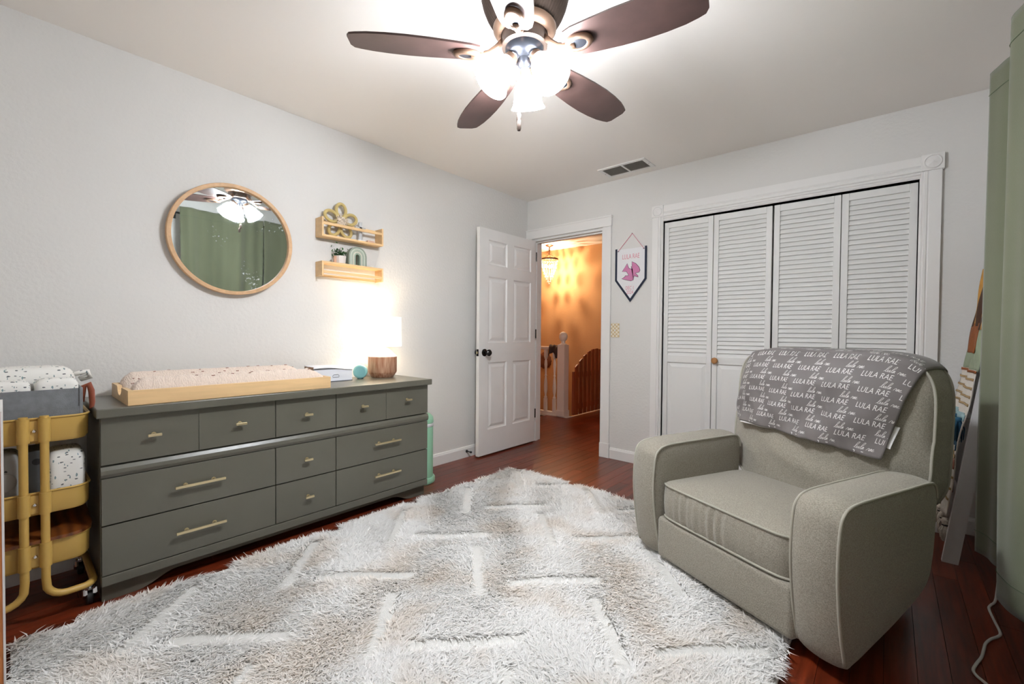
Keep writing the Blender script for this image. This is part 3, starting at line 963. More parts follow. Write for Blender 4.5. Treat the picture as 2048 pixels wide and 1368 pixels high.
for k in range(5):
    th = math.radians(12.8 + 72 * k)
    ct_, st_ = math.cos(th), math.sin(th)
    pit = math.radians(-11)

    def W(r, w, d, ct_=ct_, st_=st_):
        # r along the blade, w across, d normal; blade pitched about its axis
        ww, dd = w * math.cos(pit) - d * math.sin(pit), w * math.sin(pit) + d * math.cos(pit)
        return (FX + ct_ * r - st_ * ww, FY + st_ * r + ct_ * ww, ZB + dd)
    out = []
    prof = [(.155, .034), (.17, .052), (.20, .062), (.27, .070), (.35, .077), (.43, .080), (.50, .077), (.56, .070), (.60, .060), (.622, .052)]
    tip = [(.632, .034), (.632, -.030)]
    out = [(r, w) for r, w in prof] + tip + [(r, -w * .98) for r, w in reversed(prof)]
    b_ = MB().prism(out, W, .001, .008).build('blade', BLADE, fan)
    b_['label'] = 'walnut fan blade'
    # blade iron with oval medallion
    im = MB()
    im.tube([(FX + ct_ * .080, FY + st_ * .080, 2.182), (FX + ct_ * .105, FY + st_ * .105, 2.156), (FX + ct_ * .135, FY + st_ * .135, 2.134), (FX + ct_ * .175, FY + st_ * .175, 2.119), (FX + ct_ * .20, FY + st_ * .20, 2.118)], [.012, .011, .009, .011, .012], 10)
    nn = 28

    def oval(k_, sc, d):
        return [W(.215 + .052 * sc * math.cos(2 * PI * q / nn), .036 * sc * math.sin(2 * PI * q / nn), d) for q in range(nn)]
    rings = [oval(0, .95, -.0005), oval(0, 1, -.006), oval(0, .9, -.013), oval(0, .62, -.016), oval(0, .55, -.012)]
    vs = sum(rings, [])
    fs = [(r * nn + q, r * nn + (q + 1) % nn, (r + 1) * nn + (q + 1) % nn, (r + 1) * nn + q) for r in range(4) for q in range(nn)]
    im.add(vs, fs)
    io = im.build('blade_iron', COPPER, b_, smooth='all')
    MB().add(oval(0, .555, -.0115), [tuple(range(nn))]).build('medallion_inset', BLUEB, b_)
for k in range(3):
    th = math.radians(122 + 120 * k)
    o = Vector((math.cos(th), math.sin(th), 0))
    hub = Vector((FX, FY, 0))
    n0 = hub + o * .050 + Vector((0, 0, 2.118))
    ax = (o * .58 + Vector((0, 0, -.80))).normalized()
    MB().tube([hub + o * .02 + Vector((0, 0, 2.128)), hub + o * .042 + Vector((0, 0, 2.128)), n0], .011, 10).build('light_arm', BLUEB, fan, smooth=True)
    MB().lathe([(.016, -.004), (.024, 0), (.027, .018), (.029, .024), (.022, .024)], n0, 28, ax, caps=False).build('shade_fitter', COPPER, fan, smooth=True)
    prof = [(.023, .018), (.030, .030), (.044, .052), (.052, .080), (.055, .105), (.060, .124), (.068, .138)]
    sh = MB().lathe(prof + [(r - .003, h) for r, h in reversed(prof)], n0, 36, ax, caps=False).build('glass_shade', SHADE_ON, fan, smooth='all')
    bo = MB().sphere(n0 + ax * .092, .026, 14, 10).build('bulb', BULB_ON, fan, smooth='all')
for k, (dx, dy, zb) in enumerate(((-.042, .010, 1.895), (-.034, .002, 1.862))):
    chn = MB()
    px_, py_ = FX + dx + .012, FY + dy - .004
    for q in range(int((2.12 - zb - .03) / .006)):
        chn.sphere((px_, py_, zb + .045 + q * .006), .0019, 5, 4)
    co = chn.build('pull_chain', BRASS, fan)
    MB().lathe([(0, 0), (.006, .001), (.0085, .008), (.0085, .032), (.005, .042), (0, .044)], (px_, py_, zb), 14, caps=False).build('pull_fob', BRONZE, co, smooth=True)

# ------------------------------------------------------------------ utility cart and its load
def rrect(x0, x1, y0, y1, r, n=6):
    pts = []
    for cx_, cy_, a0 in ((x1 - r, y1 - r, 0), (x0 + r, y1 - r, PI / 2), (x0 + r, y0 + r, PI), (x1 - r, y0 + r, 1.5 * PI)):
        for q in range(n + 1):
            a = a0 + PI / 2 * q / n
            pts.append((cx_ + r * math.cos(a), cy_ + r * math.sin(a)))
    return pts


KX0, KX1, KY0, KY1 = .075, .447, -3.575, -3.275
KC = (KY0 + KY1) / 2
cart = thing('utility_cart', 'mustard yellow three tier metal utility cart left of the dresser', 'cart', (.26, KC, 0))
for z1, hh in ((.765, .093), (.490, .085), (.303, .095)):
    rings = []
    for ins, z in ((.010, z1 - hh), (.002, z1 - hh + .012), (0, z1 - .006), (0, z1), (.003, z1 + .002), (.006, z1), (.007, z1 - hh + .014)):
        rings.append([(a, b, z) for a, b in rrect(KX0 + ins, KX1 - ins, KY0 + ins, KY1 - ins, .055 - ins)])
    n = len(rings[0])
    vs = sum(rings, [])
    fs = [(r * n + q, r * n + (q + 1) % n, (r + 1) * n + (q + 1) % n, (r + 1) * n + q) for r in range(len(rings) - 1) for q in range(n)]
    fs += [tuple(range(n)), tuple(range((len(rings) - 1) * n, len(rings) * n))]
    tr = MB().add(vs, fs).build('tray', MUSTARD, cart, smooth=True)
    MB().tube([(a, b, z1) for a, b in rrect(KX0 - .001, KX1 + .001, KY0 - .001, KY1 + .001, .056)], .004, 8, closed=True).build('rolled_rim', MUSTARD, tr, smooth='all')
    for xx, sg in ((KX1, 1), (KX0, -1)):
        for dy in (-.0265, .0265):
            MB().cyl((xx + sg * .012, KC + dy, z1 - hh + .008), .0165, hh - .006, 16).build('sleeve', MUSTARD, tr, smooth=True)
        MB().box(min(xx, xx + sg * .008), max(xx, xx + sg * .008), KC - .020, KC + .020, z1 - hh + .012, z1 - .008).build('bracket', MUSTARD, tr)
        MB().lathe([(.006, 0), (.0065, .003), (.004, .006), (0, .0065)], (xx + sg * .008, KC, z1 - hh * .48), 14, (sg, 0, 0), caps=False).build('screw', CHROME, tr, smooth=True)
for sg in (-1, 1):
    y_in, y_out = KC + sg * .0265, KC + sg * .158
    pts = []
    for xx, order in ((KX1 + .012, 1), (KX0 - .012, -1)):
        seg = [(xx, y_in, .775), (xx, y_in, .5), (xx, y_in, .17)]
        for q in range(1, 6):
            a = PI / 2 * q / 5
            seg.append((xx, y_in + sg * .055 * (1 - math.cos(a)), .150 - .055 * math.sin(a)))
        for q in range(1, 6):
            a = PI / 2 * q / 5
            xo = .05 * (1 - math.cos(a))
            seg.append((xx - order * xo, y_out - sg * .045 + sg * .045 * math.sin(a), .095))
        pts += seg if order == 1 else seg[::-1]
    MB().tube(pts, .0125, 14).build('tube_frame', MUSTARD, cart, smooth=True)
for sx, sy in ((1, 1), (-1, 1), (1, -1), (-1, -1)):
    xx = (KX1 - .018) if sx > 0 else (KX0 + .030)
    yy = KC + sy * .146
    cs = MB().cyl((xx, yy, .072), .011, .014, 14).lathe([(.017, .066), (.017, .074)], (xx, yy, 0), 14)
    cs.tube([(xx, yy + .014, .066), (xx + .004, yy + .014, .050), (xx - .016, yy + .014, .030)], [.008, .009, .008], 8)
    cs.tube([(xx, yy - .014, .066), (xx + .004, yy - .014, .050), (xx - .016, yy - .014, .030)], [.008, .009, .008], 8)
    co = cs.build('caster', CHROME, cart, smooth=True)
    MB().lathe([(0, -.011), (.022, -.011), (.029, -.008), (.030, 0), (.029, .008), (.022, .011), (0, .011)], (xx - .016, yy, .0302), 24, (0, 1, 0), caps=False).build('wheel', BLACKR, co, smooth=True)

FELT = mat('grey_felt', hexc(122, 125, 128), .95, var=(45, .12), bump=(250, .6, .002))
cd = thing('felt_caddy', 'grey felt diaper caddy sitting in the top tray of the cart', 'caddy', (.26, KC, .675))
fo_, fi_ = rrect(.100, .424, -3.560, -3.292, .012, 3), rrect(.106, .418, -3.554, -3.298, .009, 3)
n = len(fo_)
vs = [(a, b, .688) for a, b in fo_] + [(a, b, .866) for a, b in fo_] + [(a, b, .866) for a, b in fi_] + [(a, b, .694) for a, b in fi_]
MB().add(vs, [(r * n + q, r * n + (q + 1) % n, (r + 1) * n + (q + 1) % n, (r + 1) * n + q) for r in range(3) for q in range(n)] + [tuple(range(n)), tuple(range(3 * n, 4 * n))]).build('body', FELT, cd)
MB().box(.4245, .4275, -3.556, -3.300, .690, .795, .001).build('front_pocket', FELT, cd)
MB().tube([(.4262, -3.3015, .690), (.4262, -3.3015, .866)], .0022, 6).build('seam', FELT, cd)
LEA = mat('brown_leather', hexc(134, 66, 42), .5)
MB().tube([(.33, -3.290, .80), (.33, -3.284, .862), (.335, -3.268, .872), (.35, -3.262, .845), (.375, -3.262, .80), (.395, -3.266, .78)], [.009, .010, .011, .011, .010, .008], 8, flat=.35).build('handle', LEA, cd, smooth=True)


def print_mat(name, base, inks, scale, size):
    if name in MATS:
        return MATS[name]
    m = bpy.data.materials.new(name)
    m.use_nodes = True
    nt = m.node_tree
    b = nt.nodes['Principled BSDF']
    b.inputs['Roughness'].default_value = .85
    tc = nt.nodes.new('ShaderNodeTexCoord')
    last = None
    for k, (ink, st) in enumerate(inks):
        mp = nt.nodes.new('ShaderNodeMapping')
        mp.inputs['Scale'].default_value = st
        mp.inputs['Location'].default_value = (k * 3.1, k * 1.7, k * .9)
        nt.links.new(tc.outputs['Object'], mp.inputs[0])
        nzz = nt.nodes.new('ShaderNodeTexNoise')
        nzz.inputs['Scale'].default_value = 60
        nt.links.new(mp.outputs[0], nzz.inputs[0])
        vm = nt.nodes.new('ShaderNodeVectorMath')
        vm.operation = 'MULTIPLY_ADD'
        vm.inputs[1].default_value = (.012, .012, .012)
        nt.links.new(nzz.outputs['Color'], vm.inputs[0])
        nt.links.new(mp.outputs[0], vm.inputs[2])
        vr = nt.nodes.new('ShaderNodeTexVoronoi')
        vr.inputs['Scale'].default_value = scale
        nt.links.new(vm.outputs[0], vr.inputs[0])
        lt = nt.nodes.new('ShaderNodeMath')
        lt.operation = 'LESS_THAN'
        lt.inputs[1].default_value = size
        nt.links.new(vr.outputs['Distance'], lt.inputs[0])
        mx = nt.nodes.new('ShaderNodeMix')
        mx.data_type = 'RGBA'
        nt.links.new(lt.outputs[0], mx.inputs[0])
        if last:
            nt.links.new(last, mx.inputs[6])
        else:
            mx.inputs[6].default_value = (*base, 1)
        mx.inputs[7].default_value = (*ink, 1)
        last = mx.outputs[2]
    nt.links.new(last, b.inputs['Base Color'])
    MATS[name] = m
    return m


DIAP = print_mat('leaf_print_diaper', hexc(236, 234, 228), [(hexc(92, 96, 98), (1, 1.2, 2.6)), (hexc(130, 150, 152), (1, 2.4, 1.0))], 34, .20)


def soft_pack(mb, x0, x1, y0, y1, z0, z1, r, pleats=0, axis='z', seed=0):
    bm = bmesh.new()
    bmesh.ops.create_cube(bm, size=1)
    bmesh.ops.subdivide_edges(bm, edges=bm.edges[:], cuts=9, use_grid_fill=True)
    for v_ in bm.verts:
        p = [v_.co.x * 2, v_.co.y * 2, v_.co.z * 2]
        m_ = max(abs(c) for c in p)
        l6 = (sum(abs(c) ** 6 for c in p)) ** (1 / 6)
        k = m_ / l6 if l6 > 0 else 1
        p = [c * k for c in p]
        w = 1 + (.018 * math.sin(p[2] * pleats * PI) if pleats else 0) + .012 * math.sin(5 * p[0] + 4 * p[1] + seed)
        v_.co = Vector(((x0 + x1) / 2 + p[0] * (x1 - x0) / 2 * w, (y0 + y1) / 2 + p[1] * (y1 - y0) / 2 * w, (z0 + z1) / 2 + p[2] * (z1 - z0) / 2))
    return mb.bm(bm)


for (a, lab) in (((.300, .414, -3.548, -3.428, .696, .902), 'white leaf print diaper stack at the front left of the felt caddy'), ((.300, .414, -3.422, -3.302, .696, .906), 'white leaf print diaper stack at the front right of the felt caddy')):
    tag(soft_pack(MB(), *a, .02, 3, seed=a[2] * 9).build('diaper_stack', DIAP, smooth='all'), lab, 'diapers', 'diaper stacks in the felt caddy')
bg = MB()
soft_pack(bg, .112, .296, -3.548, -3.304, .696, .945, .05, 1, seed=2)
bgo = thing('diaper_bag', 'puffy white leaf print diaper package at the back of the felt caddy', 'diapers', (.2, KC, .696))
bg.build('package', DIAP, bgo, smooth='all')
MB().tube([(.22, -3.312, .905), (.23, -3.285, .912), (.24, -3.262, .918), (.235, -3.258, .895), (.22, -3.285, .885)], [.012, .018, .016, .014, .012], 10, flat=.6).build('package_flap', DIAP, bgo, smooth='all')
tag(soft_pack(MB(), .250, .425, -3.392, -3.286, .412, .628, .02, 4).build('diaper_stack', DIAP, smooth='all'), 'tall white leaf print diaper stack in the middle tray', 'diapers')
WIP = print_mat('grey_wipes_wrap', hexc(150, 150, 146), [(hexc(50, 52, 54), (1, 1.5, 1.6))], 30, .22)
wp = thing('wipes_pack', 'grey patterned wipes pack at the left of the middle tray', 'wipes pack', (.34, -3.51, .412))
soft_pack(MB(), .28, .425, -3.566, -3.456, .412, .645, .02).build('wrap', WIP, wp, smooth='all')
MB().lathe([(0, 0), (.030, 0), (.034, .002), (.034, .006), (.030, .008), (0, .008)], (.424, -3.508, .54), 24, (1, 0, 0), caps=False, mod=lambda k, a: 1 + .25 * abs(math.sin(a)) ** 2).build('flip_lid', mat('wipes_lid', hexc(140, 136, 130), .5), wp, smooth=True)
bkp = thing('wipes_box', 'dark narrow box standing between wipes and diapers', 'box', (.34, -3.424, .412))
MB().box(.27, .418, -3.448, -3.400, .412, .640, .003).build('box', mat('charcoal_card', hexc(72, 74, 74), .6), bkp)
MB().cyl((.418, -3.418, .60), .012, .0012, 20, (1, 0, 0)).build('round_mark', mat('black_print', hexc(22, 22, 24), .6), bkp)
# wooden board on the bottom tray
BRD = mat('dark_varnished_wood', hexc(128, 72, 30), .3, wave=(9, 3.5, hexc(84, 42, 18), 'Y'), var=(8, .2, (1, 6, 1)))
poly = rrect(.070, .462, -3.580, -3.268, .075, 8)
bd = MB()
n = len(poly)
vs = []
for d in (0, .012):
    for a, b in poly:
        e = 1
        zz = .306 + (.455 - a) * .085 + (.018 * math.exp(-((b - KC) / .03) ** 2) * (1 if a > .44 else 0)) + d
        vs.append((a, b, zz))
bd.add(vs, [tuple(range(n)), tuple(range(n, 2 * n))] + [(q, (q + 1) % n, n + (q + 1) % n, n + q) for q in range(n)])
tag(bd.build('wooden_board', BRD), 'varnished brown wooden board lying across the bottom tray of the cart', 'board')

# sliver of a cabinet at the left border
cb = thing('cabinet', 'white edged wooden cabinet at the left border beside the cart', 'cabinet', (.86, -3.64, 0))
CABW = mat('orange_pine', hexc(196, 124, 72), .45, var=(5, .15, (5, 5, .5)))
MB().box(.72, .999, -3.78, -3.5000, 0.002, .868).build('body', CABW, cb)
MB().box(.72, 1.0, -3.5000, -3.4965, 0.002, .868).build('front_edge', WHITE, cb)
MB().box(.715, 1.001, -3.785, -3.4965, .868, .873, .001).build('top', WHITE, cb)

# ------------------------------------------------------------------ rug
UX0, UX1, UY0, UY1 = .560, 2.572, -3.488, -.868
rug = thing('shag_rug', 'large cream shag rug with carved herringbone bars', 'rug', ((UX0 + UX1) / 2, (UY0 + UY1) / 2, 0))
RUGB = mat('cream_rug_base', hexc(218, 217, 213), .95, bump=(300, .6, .003), var=(3.0, .04))
nx_, ny_ = 168, 220


def bar_mask(x, y):
    """1 inside a carved bar"""
    m = np.zeros_like(x)
    for k in range(-1, 7):
        xc = .78 + .320 * k
        even = (k % 2 == 0)
        ang = math.radians(-45 if even else 45)
        for j in range(-6, 8):
            yc = (-2.60 if even else -2.462) + .515 * j
            dx, dy = x - xc, y - yc
            a = dx * math.cos(ang) + dy * math.sin(ang)
            b = -dx * math.sin(ang) + dy * math.cos(ang)
            m = np.maximum(m, np.where((np.abs(a) < .212) & (np.abs(b) < .033), 1., 0.))
    return m


MB().box(UX0, UX1, UY0, UY1, .0005, .016, .004).build('backing', RUGB, rug)
# flat woven carved bars
for k in range(0, 6):
    xc = .78 + .320 * k
    even = (k % 2 == 0)
    ang = math.radians(-45 if even else 45)
    for j in range(-3, 5):
        yc = (-2.60 if even else -2.462) + .515 * j
        ca, sa = math.cos(ang), math.sin(ang)
        if not (UX0 + .17 < xc < UX1 - .15 and UY0 + .17 < yc < UY1 - .17):
            continue
        L2, W2 = .215, .036
        q = [(-L2, -W2), (L2, -W2), (L2, W2), (-L2, W2)]
        MB().prism([(xc + a * ca - b * sa, yc + a * sa + b * ca) for a, b in q], lambda a, b, d: (a, b, d), .0155, .024).build('carved_bar', RUGB, rug)
NB = 390000
bx = rng.uniform(UX0 + .002, UX1 - .002, NB)
by = rng.uniform(UY0 + .002, UY1 - .002, NB)
keep = (bar_mask(bx, by) < .5) & (np.hypot(bx - 2.458, by + 1.263) > .27)
bx, by = bx[keep], by[keep]
NB = len(bx)
fieldA = 2.2 * np.sin(2.1 * bx + 1.3 * by) + 1.7 * np.sin(3.7 * by - 1.1 * bx + 1) + 1.1 * np.sin(9 * bx + 7 * by)
clump = np.sin(61 * bx + 17 * np.sin(23 * by)) * np.sin(53 * by + 13 * np.sin(29 * bx))
th = fieldA + 1.3 * clump + rng.normal(0, .6, NB)
lean = np.clip(1.23 + .15 * clump + rng.normal(0, .11, NB), .6, 1.42)
# the fringe at the rug's edges falls outwards a little
ln = np.clip(rng.normal(.041, .008, NB), .018, .060)
wd_ = rng.uniform(.0016, .0031, NB)
dx, dy = np.cos(th), np.sin(th)
lat = np.stack([-dy, dx, np.zeros(NB)], 1)
root = np.stack([bx, by, np.full(NB, .014)], 1)
l1 = lean * .55
mid = root + np.stack([dx * np.sin(l1), dy * np.sin(l1), np.cos(l1)], 1) * (ln * .45)[:, None]
tipp = mid + np.stack([dx * np.sin(lean * 1.12), dy * np.sin(lean * 1.12), np.cos(lean * 1.12)], 1) * (ln * .55)[:, None]
w3 = wd_[:, None]
V = np.stack([root - lat * w3 * .8, root + lat * w3 * .8, mid + lat * w3, mid - lat * w3, tipp], 1).reshape(-1, 3)
ctr = np.array(rug.location)
V = V - ctr
me = bpy.data.meshes.new('pile')
me.vertices.add(NB * 5)
me.vertices.foreach_set('co', V.astype(np.float32).ravel())
base = np.arange(NB) * 5
loops = np.stack([base, base + 1, base + 2, base + 3, base + 3, base + 2, base + 4], 1).ravel()
me.loops.add(NB * 7)
me.loops.foreach_set('vertex_index', loops.astype(np.int32))
me.polygons.add(NB * 2)
starts = np.stack([np.arange(NB) * 7, np.arange(NB) * 7 + 4], 1).ravel()
me.polygons.foreach_set('loop_start', starts.astype(np.int32))
me.update(calc_edges=True)
PILE = bpy.data.materials.new('cream_shag_pile')
PILE.use_nodes = True
nt = PILE.node_tree
b = nt.nodes['Principled BSDF']
b.inputs['Roughness'].default_value = .8
b.inputs['Specular IOR Level'].default_value = .2
tc = nt.nodes.new('ShaderNodeTexCoord')
n1 = nt.nodes.new('ShaderNodeTexNoise')
n1.inputs['Scale'].default_value = 3.2
n1.inputs['Detail'].default_value = 3
nt.links.new(tc.outputs['Object'], n1.inputs[0])
rp = nt.nodes.new('ShaderNodeValToRGB')
rp.color_ramp.elements[0].position = .36
rp.color_ramp.elements[0].color = (*hexc(246, 240, 233), 1)
rp.color_ramp.elements[1].position = .52
rp.color_ramp.elements[1].color = (*hexc(253, 252, 250), 1)
nt.links.new(n1.outputs[0], rp.inputs[0])
nt.links.new(rp.outputs[0], b.inputs['Base Color'])
tl = nt.nodes.new('ShaderNodeBsdfTranslucent')
nt.links.new(rp.outputs[0], tl.inputs[0])
ms = nt.nodes.new('ShaderNodeMixShader')
ms.inputs[0].default_value = .30
nt.links.new(b.outputs[0], ms.inputs[1])
nt.links.new(tl.outputs[0], ms.inputs[2])
nt.links.new(ms.outputs[0], nt.nodes['Material Output'].inputs[0])
me.materials.append(PILE)
pile = bpy.data.objects.new('pile', me)
COL.objects.link(pile)
pile.parent = rug
pile['kind'] = 'stuff'

# ------------------------------------------------------------------ recliner (local frame: x right, y back, front at y = 0)
CH_ROT = math.radians(-25)
chair = thing('recliner', 'grey tweed upholstered recliner armchair with piped edges', 'armchair', (2.306, -1.589, 0), CH_ROT, local=True)


def catmull(pts, n=4, closed=True):
    out = []
    m = len(pts)
    for i in range(m if closed else m - 1):
        p0, p1, p2, p3 = [np.array(pts[(i + d) % m] if closed else pts[min(max(i + d, 0), m - 1)], float) for d in (-1, 0, 1, 2)]
        for q in range(n):
            t_ = q / n
            out.append(tuple(.5 * ((2 * p1) + (-p0 + p2) * t_ + (2 * p0 - 5 * p1 + 4 * p2 - p3) * t_ ** 2 + (-p0 + 3 * p1 - 3 * p2 + p3) * t_ ** 3)))
    if not closed:
        out.append(tuple(pts[-1]))
    return out


arm_prof = [(-.004, .062), (-.034, .20), (-.050, .36), (-.042, .49), (-.022, .540), (.030, .562), (.15, .568), (.33, .571), (.48, .573), (.522, .556), (.535, .51), (.530, .40), (.515, .29), (.470, .205), (.31, .135), (.16, .088), (.05, .057)]


def arm(u0, u1):
    base_ = np.array(catmull(arm_prof, 5))
    n = len(base_)
    c = base_.mean(0)
    nxt, prv = np.roll(base_, -1, 0), np.roll(base_, 1, 0)
    tg = nxt - prv
    nr = np.stack([tg[:, 1], -tg[:, 0]], 1)
    nr /= np.linalg.norm(nr, axis=1)[:, None]
    if ((base_ - c) * nr).sum() < 0:
        nr = -nr
    rings = []
    for sc, du in ((.25, -.010), (.6, -.010), (.88, -.007), (.97, -.003)):
        rings.append([(u0 - du * 0 - abs(du) + .0 + .010 if False else u0 - (0.010 + du) * 0 + (-.0) + du * (-1 if False else 1) + .0, *((base_[k] - c) * sc + c)) for k in range(n)])
    m = 9
    for q in range(m):
        s_ = q / (m - 1)
        cr = .013 * (1 - (2 * s_ - 1) ** 2) ** .8 if 0 < q < m - 1 else 0
        rings.append([(u0 + (u1 - u0) * s_, *(base_[k] + nr[k] * cr)) for k in range(n)])
    for sc, du in ((.97, .003), (.88, .007), (.6, .010), (.25, .010)):
        rings.append([(u1 + du, *((base_[k] - c) * sc + c)) for k in range(n)])
    vs = [tuple(v_) for r in rings for v_ in r]
    fs = [(r * n + k, r * n + (k + 1) % n, (r + 1) * n + (k + 1) % n, (r + 1) * n + k) for r in range(len(rings) - 1) for k in range(n)]
    fs += [tuple(range(n)), tuple(range((len(rings) - 1) * n, len(rings) * n))]
    o = MB().add(vs, fs).build('armrest', UPH, chair, smooth=True)
    # piping along both edges: bottom front, up, over the top to the back
    edge = [tuple(x) for x in catmull(arm_prof[:11], 5, closed=False)]
    for uu in (u0, u1):
        MB().tube([(uu + (.001 if uu == u1 else -.001), a, b) for a, b in edge], .0052, 8).build('piping', UPHP, o, smooth='all')
    return o


arm(.325, .468)
arm(-.468, -.332)


def squircle(i, j, n):
    m = max(abs(i), abs(j))
    if m == 0:
        return 0, 0, 0
    ci, cj = i / m, j / m
    k = (abs(ci) ** n + abs(cj) ** n) ** (1 / n)
    return i / k, j / k, m


# seat cushion
SU0, SU1, SV0, SV1 = -.326, .319, -.022, .545
NG = 97


def seat_pt(i, j):
    a, b, m = squircle(i, j, 9)
    u = (SU0 + SU1) / 2 + a * (SU1 - SU0) / 2
    v_ = (SV0 + SV1) / 2 + b * (SV1 - SV0) / 2
    z = .392 + .034 * (1 - m ** 3) + .004 * math.sin(7 * u + 3) * math.sin(6 * v_) * (1 - m)
    return (u, v_, z)


grid = [[seat_pt(-1 + 2 * i / (NG - 1), -1 + 2 * j / (NG - 1)) for i in range(NG)] for j in range(NG)]
border = [(i, 0) for i in range(NG)] + [(NG - 1, j) for j in range(1, NG)] + [(i, NG - 1) for i in range(NG - 2, -1, -1)] + [(0, j) for j in range(NG - 2, 0, -1)]
vs = [grid[j][i] for j in range(NG) for i in range(NG)]
fs = [(j * NG + i, j * NG + i + 1, (j + 1) * NG + i + 1, (j + 1) * NG + i) for j in range(NG - 1) for i in range(NG - 1)]
prev = [j * NG + i for i, j in border]
for dz, out_ in ((.012, .003), (.05, .009), (.09, .010), (.130, .005), (.146, 0)):
    cur = []
    for q, (i, j) in enumerate(border):
        x, y, z = grid[j][i]
        pk = 0
        if j == 0:
            pk = (.0035 * math.sin(105 * x + 2 * math.sin(31 * x)) + .002 * math.sin(170 * x)) * math.exp(-((x + .08) / .16) ** 2)
        nx2, ny2 = (x - (SU0 + SU1) / 2) / .32, (y - (SV0 + SV1) / 2) / .28
        l_ = math.hypot(nx2, ny2) or 1
        cur.append(len(vs))
        vs.append((x + out_ * .3 * nx2 / l_, y + (out_ + pk) * ny2 / l_, z - dz))
    fs += [(prev[q], prev[(q + 1) % len(border)], cur[(q + 1) % len(border)], cur[q]) for q in range(len(border))]
    prev = cur
fs.append(tuple(prev))
seat = MB().add(vs, fs).build('seat_cushion', UPH, chair, smooth=True)
top_edge = [grid[0][i] for i in range(NG)]
MB().tube([(x, y - .002, z + .001) for x, y, z in top_edge], .0048, 8).build('piping', UPHP, seat, smooth='all')
MB().tube([(x, y - .002, z - .147) for x, y, z in top_edge], .0048, 8).build('piping', UPHP, seat, smooth='all')
# footrest panel
MB().box(-.328, .322, -.030, .050, .046, .238, .022).build('footrest', UPH, chair, smooth=True)
# body behind and under, and the swivel base
MB().box(-.33, .322, .055, .74, .075, .375, .01).build('frame', UPH, chair)
MB().lathe([(.27, .0175), (.28, .020), (.28, .030), (.25, .036), (.09, .040), (.07, .074)], (0, .36, 0), 40).build('swivel_base', mat('black_steel', (.012, .012, .012), .5), chair, smooth=True)

# back cushion
BW, BZC, BZH, BN = .418, .695, .322, 5.0


def ztop(u):
    return BZC + BZH * max(0., 1 - abs(u / BW) ** BN) ** (1 / BN)


def v_front(u, z):
    a = min(1, abs(u) / BW)
    zt = ztop(u)
    gt = max(0., min(1., (zt - z) / .13)) ** .5
    lo = .010 * math.sin(9 * z + 4 * u) * math.exp(-((z - .50) / .08) ** 2)
    return .630 + .06 * (z - .65) - .115 * (1 - a ** 2.6) * (.25 + .75 * gt) - .012 * gt + lo


NG = 41
g2 = []
for j in range(NG):
    row = []
    for i in range(NG):
        a, b, m = squircle(-1 + 2 * i / (NG - 1), -1 + 2 * j / (NG - 1), BN)
        u, z = a * BW, BZC + b * BZH
        wr = (1 - m ** 4) * (.008 * math.sin(34 * (z + .45 * u - .5 * u * u)) * math.exp(-((z - .53) / .10) ** 2))
        row.append((u, v_front(u, z) + wr, z))
    g2.append(row)
border = [(i, 0) for i in range(NG)] + [(NG - 1, j) for j in range(1, NG)] + [(i, NG - 1) for i in range(NG - 2, -1, -1)] + [(0, j) for j in range(NG - 2, 0, -1)]
vs = [g2[j][i] for j in range(NG) for i in range(NG)]
fs = [(j * NG + i, j * NG + i + 1, (j + 1) * NG + i + 1, (j + 1) * NG + i) for j in range(NG - 1) for i in range(NG - 1)]
prev = [j * NG + i for i, j in border]
for k, (fr_, ou) in enumerate(((.12, .003), (.35, .006), (.65, .006), (.88, .003), (1., 0))):
    cur = []
    for q, (i, j) in enumerate(border):
        x, y, z = g2[j][i]
        yr = .765 + .06 * (z - .65)
        puck = .004 * math.sin(q * 1.3) * math.sin(q * .41)
        nx2, nz2 = x / BW, (z - BZC) / BZH
        l_ = math.hypot(nx2, nz2) or 1
        cur.append(len(vs))
        vs.append((x + (ou + puck * (0 < k < 4)) * nx2 / l_, y + (yr - y) * fr_, z + (ou + puck * (0 < k < 4)) * nz2 / l_))
    fs += [(prev[q], prev[(q + 1) % len(border)], cur[(q + 1) % len(border)], cur[q]) for q in range(len(border))]
    prev = cur
fs.append(tuple(prev))
bk = MB().add(vs, fs).build('back_cushion', UPH, chair, smooth=True)
front_edge = [g2[j][i] for i, j in border]
MB().tube([(x * 1.004, y - .001, BZC + (z - BZC) * 1.004) for x, y, z in front_edge], .0055, 8, closed=True).build('piping', UPHP, bk, smooth='all')
MB().tube([(x * 1.004, .765 + .06 * (z - .65), BZC + (z - BZC) * 1.004) for x, y, z in front_edge], .0048, 8, closed=True).build('piping', UPHP, bk, smooth='all')

# ------------------------------------------------------------------ name blanket over the recliner's back
BLK = mat('grey_jersey', hexc(112, 106, 104), .6, var=(4, .10), sheen=.15, spec=.35)
INK = mat('white_print', hexc(232, 230, 226), .7)
blank = thing('name_blanket', 'grey jersey blanket with white repeated name lettering draped over the recliner', 'blanket', (2.306, -1.589, 0), CH_ROT, local=True)
BL_W, FR_L, TOP_L, BK_L = .74, .385, .17, .34


